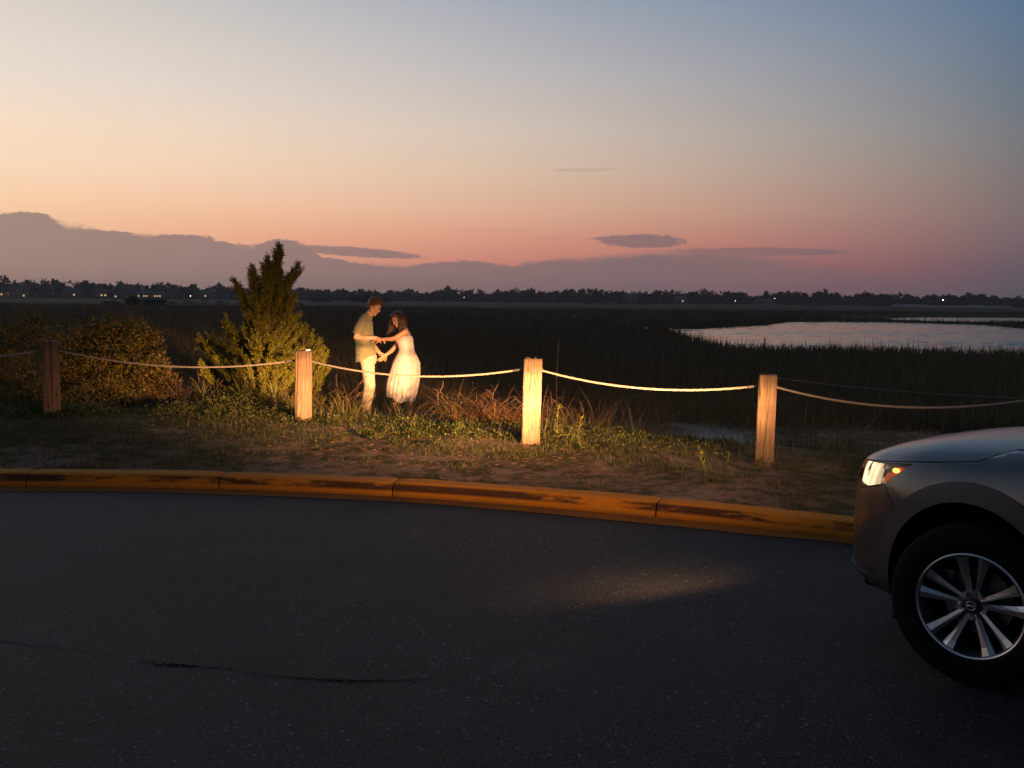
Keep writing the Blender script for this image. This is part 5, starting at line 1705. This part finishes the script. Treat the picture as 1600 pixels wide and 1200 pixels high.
AX = 0.343
RX = -2.65
shell = body_mesh()
shell.materials.append(M['paint'])
for ax in (0.02, RX):
    for y0, y1 in ((0.55, 1.2), (-1.2, -0.55)):
        shell = boolean(shell, prism(disc_poly(ax, 0.36, 0.418), y0, y1, M['liner']), 'DIFFERENCE')
HOOD = [(1.1, 0.775), (0.80, 0.823), (0.62, 0.850), (0.365, 0.889), (0.06, 0.936), (-0.05, 0.995), (-0.60, 1.055), (-0.66, 1.4), (1.1, 1.4)]
LAMP = [(1.1, 0.690), (0.70, 0.715), (0.505, 0.772), (0.365, 0.880), (0.62, 0.842), (0.80, 0.816), (1.1, 0.765)]
BUMP = [(1.2, 0.1), (0.425, 0.1), (0.425, 0.69), (0.505, 0.765), (0.70, 0.706), (1.2, 0.68)]
GR = 0.0022
hood = boolean(shell.copy(), prism(offset_poly(HOOD, -GR), -1.2, 1.2, M['liner']), 'INTERSECT')
shell = boolean(shell, prism(offset_poly(HOOD, GR), -1.2, 1.2, M['liner']), 'DIFFERENCE')
lamps = {}
for sgn in (1, -1):
    y0, y1 = (0.44, 1.2) if sgn > 0 else (-1.2, -0.44)
    lamps[sgn] = boolean(shell.copy(), prism(offset_poly(LAMP, -GR), y0, y1, M['bezel']), 'INTERSECT')
    shell = boolean(shell, prism(offset_poly(LAMP, GR), y0, y1, M['liner']), 'DIFFERENCE')
    # hollow lamp bowl behind the lens
bumper = boolean(shell.copy(), prism(offset_poly(BUMP, -GR), -1.2, 1.2, M['liner']), 'INTERSECT')
shell = boolean(shell, prism(offset_poly(BUMP, GR), -1.2, 1.2, M['liner']), 'DIFFERENCE')
# doors cut from the sides
DOORF = [(-0.58, 0.32), (-1.52, 0.32), (-1.55, 0.6), (-1.55, 1.2), (-0.62, 1.2), (-0.52, 0.75)]
DOORR = [(-1.57, 0.32), (-2.15, 0.32), (-2.25, 0.62), (-2.45, 0.85), (-2.5, 1.2), (-1.57, 1.2)]
doors = []
for poly in (DOORF, DOORR):
    for y0, y1 in ((0.70, 1.2), (-1.2, -0.70)):
        doors.append(boolean(shell.copy(), prism(offset_poly(poly, -GR), y0, y1, M['liner']), 'INTERSECT'))
        shell = boolean(shell, prism(offset_poly(poly, GR), y0, y1, M['liner']), 'DIFFERENCE')
obj('body_panel', autosmooth(shell), None, CAR)
obj('hood', autosmooth(hood), None, CAR)
bumper_o = obj('front_bumper', autosmooth(bumper), None, CAR)
for i, dm in enumerate(doors):
    do = obj('door', autosmooth(dm), None, CAR)
    sx = (-1.40, -1.40, -2.30, -2.30)[i]; sy = (0.915, -0.915)[i % 2]
    box('handle', (sx, sy, 0.90), (0.19, 0.025, 0.03), M['paint'], do, 0, 0.008)

# black cladding: wheel arches, sills and lower lip, standing 8 mm proud of the paint
def clad_ring(ax):
    big = body_mesh(0.008)
    big.materials.append(M['clad'])
    outs = []
    for y0, y1 in ((0.60, 1.2), (-1.2, -0.60)):
        q = boolean(big.copy(), prism(disc_poly(ax, 0.36, 0.498), y0, y1, M['clad']), 'INTERSECT')
        q = boolean(q, prism(disc_poly(ax, 0.36, 0.412), y0 - 0.1 if y0 > 0 else y0 - 0.1, y1 + 0.1, M['liner']), 'DIFFERENCE')
        outs.append(q)
    return outs
for ax in (0.02, RX):
    for q in clad_ring(ax):
        o = obj('wheel_arch_trim', autosmooth(q), None, CAR)
        o.location = (0, 0, 0)
for y0, y1 in ((0.62, 1.2), (-1.2, -0.62)):
    big = body_mesh(0.007); big.materials.append(M['clad'])
    obj('sill_trim', autosmooth(boolean(big, prism([(-0.45, 0.1), (-2.17, 0.1), (-2.17, 0.345), (-0.45, 0.345)], y0, y1, M['clad']), 'INTERSECT')), None, CAR)
big = body_mesh(0.010); big.materials.append(M['clad'])
obj('lower_lip', autosmooth(boolean(big, prism([(1.2, 0.1), (0.43, 0.1), (0.44, 0.315), (0.72, 0.305), (1.2, 0.33)], -1.2, 1.2, M['clad']), 'INTERSECT')), None, bumper_o)
box('air_dam', (0.62, 0, 0.215), (0.30, 1.20, 0.05), M['liner'], bumper_o, 0, 0.02)
for sgn in (1, -1):   # splash guard hanging ahead of the wheel
    box('splash_guard', (0.405, sgn * 0.72, 0.24), (0.02, 0.26, 0.15), M['clad'], CAR, 0, 0.006)
# grille and intake
gr = empty('grille', (0, 0, 0), 0, CAR)
gr = box('grille', (0.925, 0, 0.60), (0.04, 0.66, 0.20), M['liner'], CAR, 0, 0.015)
for i in range(5):
    box('slat', (0.948, 0, 0.525 + 0.038 * i), (0.012, 0.62, 0.010), M['bezel'], gr)
tubes('grille_surround', [(np.array([(0.955, -0.30, 0.69), (0.957, -0.16, 0.52), (0.957, 0, 0.485), (0.957, 0.16, 0.52), (0.955, 0.30, 0.69)]), 0.014)], M['chrome'], gr, seg=8)
for sgn in (1, -1):
    fg = box('fog_recess', (0.80, sgn * 0.53, 0.42), (0.13, 0.12, 0.08), M['liner'], bumper_o, -sgn * 0.5, 0.02)

# headlights: clear lens shell, reflector bowl, bulb, amber side marker
def beam(light, amp, foot_k):
    light.use_nodes = True
    t = NT(light.node_tree)
    em = [n for n in light.node_tree.nodes if n.type == 'EMISSION'][0]
    nrm = t.n('ShaderNodeTexCoord').outputs['Normal']
    x, y, z = t.xyz(nrm)
    zz = t.m('MAXIMUM', t.m('ABSOLUTE', z), 0.02)
    h = t.m('DIVIDE', x, zz)
    v = t.m('DIVIDE', y, zz)
    g = lambda q, c, w: t.m('POWER', math.e, t.m('MULTIPLY', -1.0, t.m('POWER', t.m('DIVIDE', t.m('ABSOLUTE', t.m('SUBTRACT', q, c)), w), 2.0)))
    # low beam: bright band under a soft horizontal cut-off
    cut = t.mr(v, 0.085, -0.03, 0.0, 1.0, True)
    g4 = lambda q, c, w: t.m('POWER', math.e, t.m('MULTIPLY', -1.0, t.m('POWER', t.m('DIVIDE', t.m('ABSOLUTE', t.m('SUBTRACT', q, c)), w), 3.4)))
    main = t.m('MULTIPLY', t.m('MULTIPLY', g4(h, *BEAM['h']), g(v, -0.02, 0.085)), cut)
    side = t.m('MULTIPLY', t.m('MULTIPLY', g(h, 0.05, 0.75), g(v, -0.10, 0.22)), t.m('ADD', t.m('MULTIPLY', cut, 0.86), 0.14))
    glare = t.m('MULTIPLY', g(h, 0.08, 0.25), g(v, 0.0, 0.12))
    foot = t.m('MULTIPLY', g(h, -0.55, 0.55), t.mr(v, -1.08, -0.82, 0.0, 1.0, True))
    foot = t.m('MULTIPLY', foot, t.mr(v, -0.36, -0.78, 0.0, 1.0, True))
    s = t.m('ADD', t.m('ADD', t.m('MULTIPLY', main, BEAM['main']), t.m('MULTIPLY', side, BEAM['side'])), t.m('ADD', t.m('MULTIPLY', glare, BEAM['glare']), t.m('MULTIPLY', foot, BEAM['foot'] * foot_k)))
    t.put(em.inputs['Strength'], t.m('MULTIPLY', s, amp))

BEAM = dict(h=(0.04, 0.255), main=1.0, side=0.02, glare=0.17, foot=0.014)
BEAM_W = 12500.0
for sgn in (1, -1):
    me = lamps[sgn]
    # keep only the outer skin of the cut-out piece as the lens
    bm = bmesh.new(); bm.from_mesh(me)
    bmesh.ops.delete(bm, geom=[f for f in bm.faces if f.material_index != 0], context='FACES')
    lens_me = bpy.data.meshes.new('lens'); bm.to_mesh(lens_me); bm.free()
    lens_me.materials.clear(); lens_me.materials.append(M['lens'])
    root = obj('headlight', autosmooth(lens_me), None, CAR)
    # bowl: an inner copy of the lens pushed back into the body
    bm = bmesh.new(); bm.from_mesh(me)
    bmesh.ops.delete(bm, geom=[f for f in bm.faces if f.material_index != 0], context='FACES')
    for v in bm.verts:
        v.co += Vector((-0.085, -sgn * 0.075, 0.0))
        v.co.z = 0.785 + (v.co.z - 0.785) * 0.97
    bowl = bpy.data.meshes.new('bowl'); bm.to_mesh(bowl); bm.free()
    bowl.materials.clear(); bowl.materials.append(M['bowl'])
    obj('bezel', autosmooth(bowl), None, root)
    # parabolic reflector
    V, Fc = [], []
    na, nr_ = 28, 8
    for i in range(nr_ + 1):
        u = i / nr_
        for j in range(na):
            a = 2 * math.pi * j / na
            V.append((0.055 * u * u, 0.085 * u * math.cos(a), 0.052 * u * math.sin(a)))
    for i in range(nr_):
        for j in range(na):
            Fc.append((i * na + j, i * na + (j + 1) % na, (i + 1) * na + (j + 1) % na, (i + 1) * na + j))
    rf = obj('reflector', pymesh('reflector', V, Fc), M['reflector'], root, True)
    rf.location = (0.665, sgn * 0.60, 0.775); rf.rotation_euler = (0, 0, sgn * 0.30)
    b_ = ball_obj('bulb', (0.035, 0, 0), (0.022, 0.016, 0.016), M['bulb'], rf)
    # lit inner face of the lamp, a little behind the lens
    bm = bmesh.new(); bm.from_mesh(me)
    bmesh.ops.delete(bm, geom=[f for f in bm.faces if f.material_index != 0 or f.calc_center_median().x < 0.575 + 0.25 * (f.calc_center_median().z - 0.74)], context='FACES')
    for v in bm.verts:
        rid = 0.006 * math.sin(v.co.x * 150)
        v.co += Vector((-0.018, -sgn * (0.022 + rid), 0.0))
        v.co.z = 0.782 + (v.co.z - 0.782) * 0.985
    lf = bpy.data.meshes.new('lamp_face'); bm.to_mesh(lf); bm.free()
    lf.materials.clear(); lf.materials.append(M['lampface'])
    obj('lamp_face', autosmooth(lf, 60), None, root)
    bm = bmesh.new()
    a = [(0.590, 0.750), (0.520, 0.776), (0.430, 0.846), (0.490, 0.838), (0.570, 0.795)]
    vs = [bm.verts.new((p[0], sgn * (0.705 + 0.17 * (0.62 - p[0])), p[1])) for p in a]
    vb = [bm.verts.new((p[0], sgn * (0.690 + 0.17 * (0.62 - p[0])), p[1])) for p in a]
    bm.faces.new(vs); bm.faces.new(vb[::-1])
    for i in range(5):
        bm.faces.new((vs[i], vb[i], vb[(i + 1) % 5], vs[(i + 1) % 5]))
    obj('side_marker', bm_mesh(bm), M['amber'], root)
    ball_obj('marker_bulb', (0.505, sgn * 0.733, 0.822), (0.018, 0.010, 0.012), M['amber_hot'], root)
    ld = bpy.data.lights.new('headlight_beam', 'SPOT')
    ld.energy = BEAM_W
    ld.color = (1.0, 0.48, 0.20)
    ld.spot_size = R(165); ld.spot_blend = 0.1
    ld.shadow_soft_size = 0.045
    beam(ld, 1.0, 1.0 if sgn > 0 else 0.0)
    lo = bpy.data.objects.new('headlight_beam', ld)
    link(lo, root)
    # spot looks along its -Z: aim it forward along the car, level
    lo.matrix_local = Matrix.Translation((0.790, sgn * 0.695, 0.772)) @ Matrix(((0, 0, -1), (-1, 0, 0), (0, 1, 0))).to_4x4()

# cabin
def cabin():
    C = [(-0.58, 1.085, 0.70, 1.085), (-0.80, 1.23, 0.66, 1.05), (-1.05, 1.38, 0.62, 1.05), (-1.30, 1.49, 0.59, 1.05), (-1.7, 1.545, 0.585, 1.05), (-2.3, 1.55, 0.58, 1.05), (-2.85, 1.515, 0.565, 1.06), (-3.15, 1.36, 0.58, 1.06), (-3.36, 1.09, 0.62, 1.07)]
    nt = 15
    V, Fc = [], []
    for s, zt, wt, zb in C:
        wb = 0.80 if s < -0.7 else 0.74
        for j in range(nt):
            u = j / (nt - 1)
            if u < 0.25:
                q = u / 0.25; y, z = wb + (wt - wb) * q, zb + (zt - 0.04 - zb) * q
            elif u <= 0.75:
                q = (u - 0.25) / 0.5; y = wt * math.cos(math.pi * q); z = zt - 0.04 + 0.04 * math.sin(math.pi * q) ** 0.6
            else:
                q = (1 - u) / 0.25; y, z = -(wb + (wt - wb) * q), zb + (zt - 0.04 - zb) * q
            V.append((s, y, max(z, zb)))
    n = len(C)
    faces = {'roof': [], 'windscreen': [], 'side_window': [], 'rear_window': []}
    for i in range(n - 1):
        for j in range(nt - 1):
            q = (i * nt + j, i * nt + j + 1, (i + 1) * nt + j + 1, (i + 1) * nt + j)
            u = (j + 0.5) / (nt - 1)
            side = u < 0.24 or u > 0.76
            if side:
                faces['side_window'].append(q)
            elif i < 3:
                faces['windscreen'].append(q)
            elif i >= 6:
                faces['rear_window'].append(q)
            else:
                faces['roof'].append(q)
    for k_, fl in faces.items():
        bm = bmesh.new()
        vs = [bm.verts.new(v) for v in V]
        for q in fl:
            bm.faces.new([vs[i] for i in q])
        bmesh.ops.delete(bm, geom=[v for v in bm.verts if not v.link_faces], context='VERTS')
        o = obj(k_, autosmooth(bm_mesh(bm), 50), M['paint'] if k_ == 'roof' else M['glass'], CAR)
    for sgn in (1, -1):
        tubes('pillar', [(np.array([(-0.60, sgn * 0.735, 1.075), (-0.80, sgn * 0.675, 1.20), (-1.05, sgn * 0.635, 1.345), (-1.30, sgn * 0.602, 1.455), (-1.7, sgn * 0.597, 1.512), (-2.3, sgn * 0.592, 1.515), (-2.85, sgn * 0.578, 1.48), (-3.15, sgn * 0.60, 1.33), (-3.36, sgn * 0.64, 1.08)]), 0.036)], M['paint'], CAR, seg=8)
        tubes('pillar', [(np.array([(-1.56, sgn * 0.80, 1.05), (-1.60, sgn * 0.60, 1.49)]), 0.035)], M['liner'], CAR, seg=6)
        mr_ = Blob(); mr_.chain([(-0.72, sgn * 0.93, 1.10), (-0.70, sgn * 1.03, 1.11)], [(0.05, 0.06, 0.065), (0.045, 0.05, 0.06)])
        obj('mirror', mr_.mesh('mirror', 0.01, 3), M['paint'], CAR, True)
cabin()
box('underbody', (-1.3, 0, 0.24), (3.2, 1.05, 0.10), M['liner'], CAR)

# wheels: tyre, alloy with five pairs of spokes, disc, nuts, cap
def lathe(name, prof, mat, parent, seg=64):
    """profile (y outward, r) turned about the wheel axis"""
    n = len(prof)
    V = [(r * math.cos(2 * math.pi * j / seg), y, r * math.sin(2 * math.pi * j / seg)) for j in range(seg) for y, r in prof]
    Fc = [(j * n + i, j * n + i + 1, ((j + 1) % seg) * n + i + 1, ((j + 1) % seg) * n + i) for j in range(seg) for i in range(n - 1)]
    me = pymesh(name, V, Fc)
    return obj(name, autosmooth(me, 30), mat, parent)

def make_wheel(x, y, steer, out):
    w = empty('wheel', (x, y, AX), steer + (0 if out > 0 else math.pi), CAR)
    # tyre
    lathe('tyre', [(0.005, 0.222), (0.018, 0.232), (0.022, 0.255), (0.020, 0.285), (0.008, 0.318), (-0.010, 0.336), (-0.03, 0.3415), (-0.105, 0.343), (-0.18, 0.3415), (-0.2, 0.336), (-0.215, 0.31), (-0.225, 0.27), (-0.215, 0.225)], M['tyre'], w)
    rim = lathe('rim', [(-0.20, 0.222), (-0.20, 0.20), (-0.06, 0.196), (-0.03, 0.203), (0.0, 0.208), (0.008, 0.212), (0.011, 0.218), (0.008, 0.224), (-0.002, 0.227)], M['rim'], w)
    lathe('barrel', [(-0.195, 0.198), (-0.10, 0.192), (-0.065, 0.1955)], M['rimdark'], rim)
    lathe('brake_disc', [(-0.115, 0.05), (-0.105, 0.055), (-0.105, 0.140), (-0.115, 0.142)], M['disc'], w, 40)
    lathe('wheel_well_shadow_plate', [(-0.135, 0.0), (-0.135, 0.19)], M['liner'], w, 40).name = 'shadow_plate'  # near-black plate added to stand for the shade inside the wheel well
    box('caliper', (0.115, -0.10, 0.06), (0.055, 0.06, 0.12), M['rimdark'], w, 0, 0.01)
    lathe('hub', [(-0.09, 0.070), (-0.045, 0.068), (-0.032, 0.060), (-0.028, 0.040), (-0.028, 0.0)], M['rimdark'], rim, 40)
    for k in range(5):
        base = R(90) + k * R(72)
        for s_ in (-1, 1):
            # one spoke: a bar with a machined face ridge and darker flanks
            a0 = base + s_ * R(16); a1 = base + s_ * R(12.5)
            p0 = np.array([math.cos(a0) * 0.040, math.sin(a0) * 0.040]); p1 = np.array([math.cos(a1) * 0.207, math.sin(a1) * 0.207])
            d = unit(p1 - p0); nn = np.array([-d[1], d[0]])
            V, F1, F2 = [], [], []
            for t, hwid, yy in ((0, 0.0100, -0.030), (0.45, 0.0135, -0.016), (0.8, 0.0195, -0.006), (1.0, 0.0255, 0.0035)):
                c = p0 + (p1 - p0) * t
                for q, dy in ((-1, 0.0), (-0.15 * s_, 0.003), (1, 0.0)):
                    e = c + nn * hwid * q
                    V.append((e[0], yy + dy - (0.010 if q == -s_ else 0), e[1]))
                for q in (-1.35, 1.35):
                    e = c + nn * hwid * q
                    V.append((e[0], yy - 0.050, e[1]))
            for i in range(3):
                o_ = i * 5; p_ = o_ + 5
                for a_, b_ in ((0, 1), (1, 2)):
                    F1.append((o_ + a_, o_ + b_, p_ + b_, p_ + a_))
                F2.append((o_ + 0, o_ + 3, p_ + 3, p_ + 0)); F2.append((o_ + 2, o_ + 4, p_ + 4, p_ + 2)); F2.append((o_ + 3, o_ + 4, p_ + 4, p_ + 3))
            me = pymesh('spoke', V, F1 + F2)
            me.materials.append(M['rim']); me.materials.append(M['rimdark'])
            for i, p in enumerate(me.polygons):
                p.material_index = 0 if i < len(F1) else 1
            obj('spoke', me, None, rim)
        an = base + R(36)
        bm = bmesh.new()
        bmesh.ops.create_cone(bm, cap_ends=True, segments=6, radius1=0.011, radius2=0.010, depth=0.022)
        bmesh.ops.rotate(bm, cent=(0, 0, 0), matrix=Matrix.Rotation(math.pi / 2, 3, 'X'), verts=bm.verts[:])
        bmesh.ops.translate(bm, vec=(math.cos(an) * 0.053, -0.026, math.sin(an) * 0.053), verts=bm.verts[:])
        obj('lug_nut', bm_mesh(bm), M['steel'], rim)
    cap = lathe('centre_cap', [(-0.03, 0.031), (-0.014, 0.030), (-0.010, 0.026), (-0.009, 0.0)], M['bezel'], rim, 32)
    # round badge: ring with a bar across
    w_badge = [(np.array([(0.0185 * math.cos(a), -0.0075, 0.0185 * math.sin(a)) for a in np.linspace(R(18), R(162), 14)]), 0.0018), (np.array([(0.0185 * math.cos(a), -0.0075, 0.0185 * math.sin(a)) for a in np.linspace(R(198), R(342), 14)]), 0.0018), (np.array([(-0.022, -0.0075, 0), (0, -0.007, 0), (0.022, -0.0075, 0)]), 0.0028)]
    tubes('badge', w_badge, M['chrome'], rim, seg=6)
    return w
make_wheel(0.0, 0.89, R(15), 1)
make_wheel(0.0, -0.89, R(15), -1)
make_wheel(RX, 0.89, 0, 1)
make_wheel(RX, -0.89, 0, -1)

# ------------------------------------------------------------------ evening haze
hm = bpy.data.materials.new('evening_haze')
hm.use_nodes = True
ht = NT(hm.node_tree)
hm.node_tree.nodes.remove(hm.node_tree.nodes['Principled BSDF'])
pv = ht.n('ShaderNodeVolumePrincipled')
pv.inputs['Color'].default_value = (0.86, 0.84, 0.86, 1)
pv.inputs['Density'].default_value = 0.00028
pv.inputs['Anisotropy'].default_value = 0.2
ht.put(hm.node_tree.nodes['Material Output'].inputs['Volume'], pv.outputs[0])
bm = bmesh.new()
box_bm(bm, (0, 740, 9.0), (4300, 1600, 23.5))
hz_o = obj('haze', bm_mesh(bm, 'haze'), hm)
tag(hz_o, 'thin evening haze over the marsh', 'haze', kind='stuff')
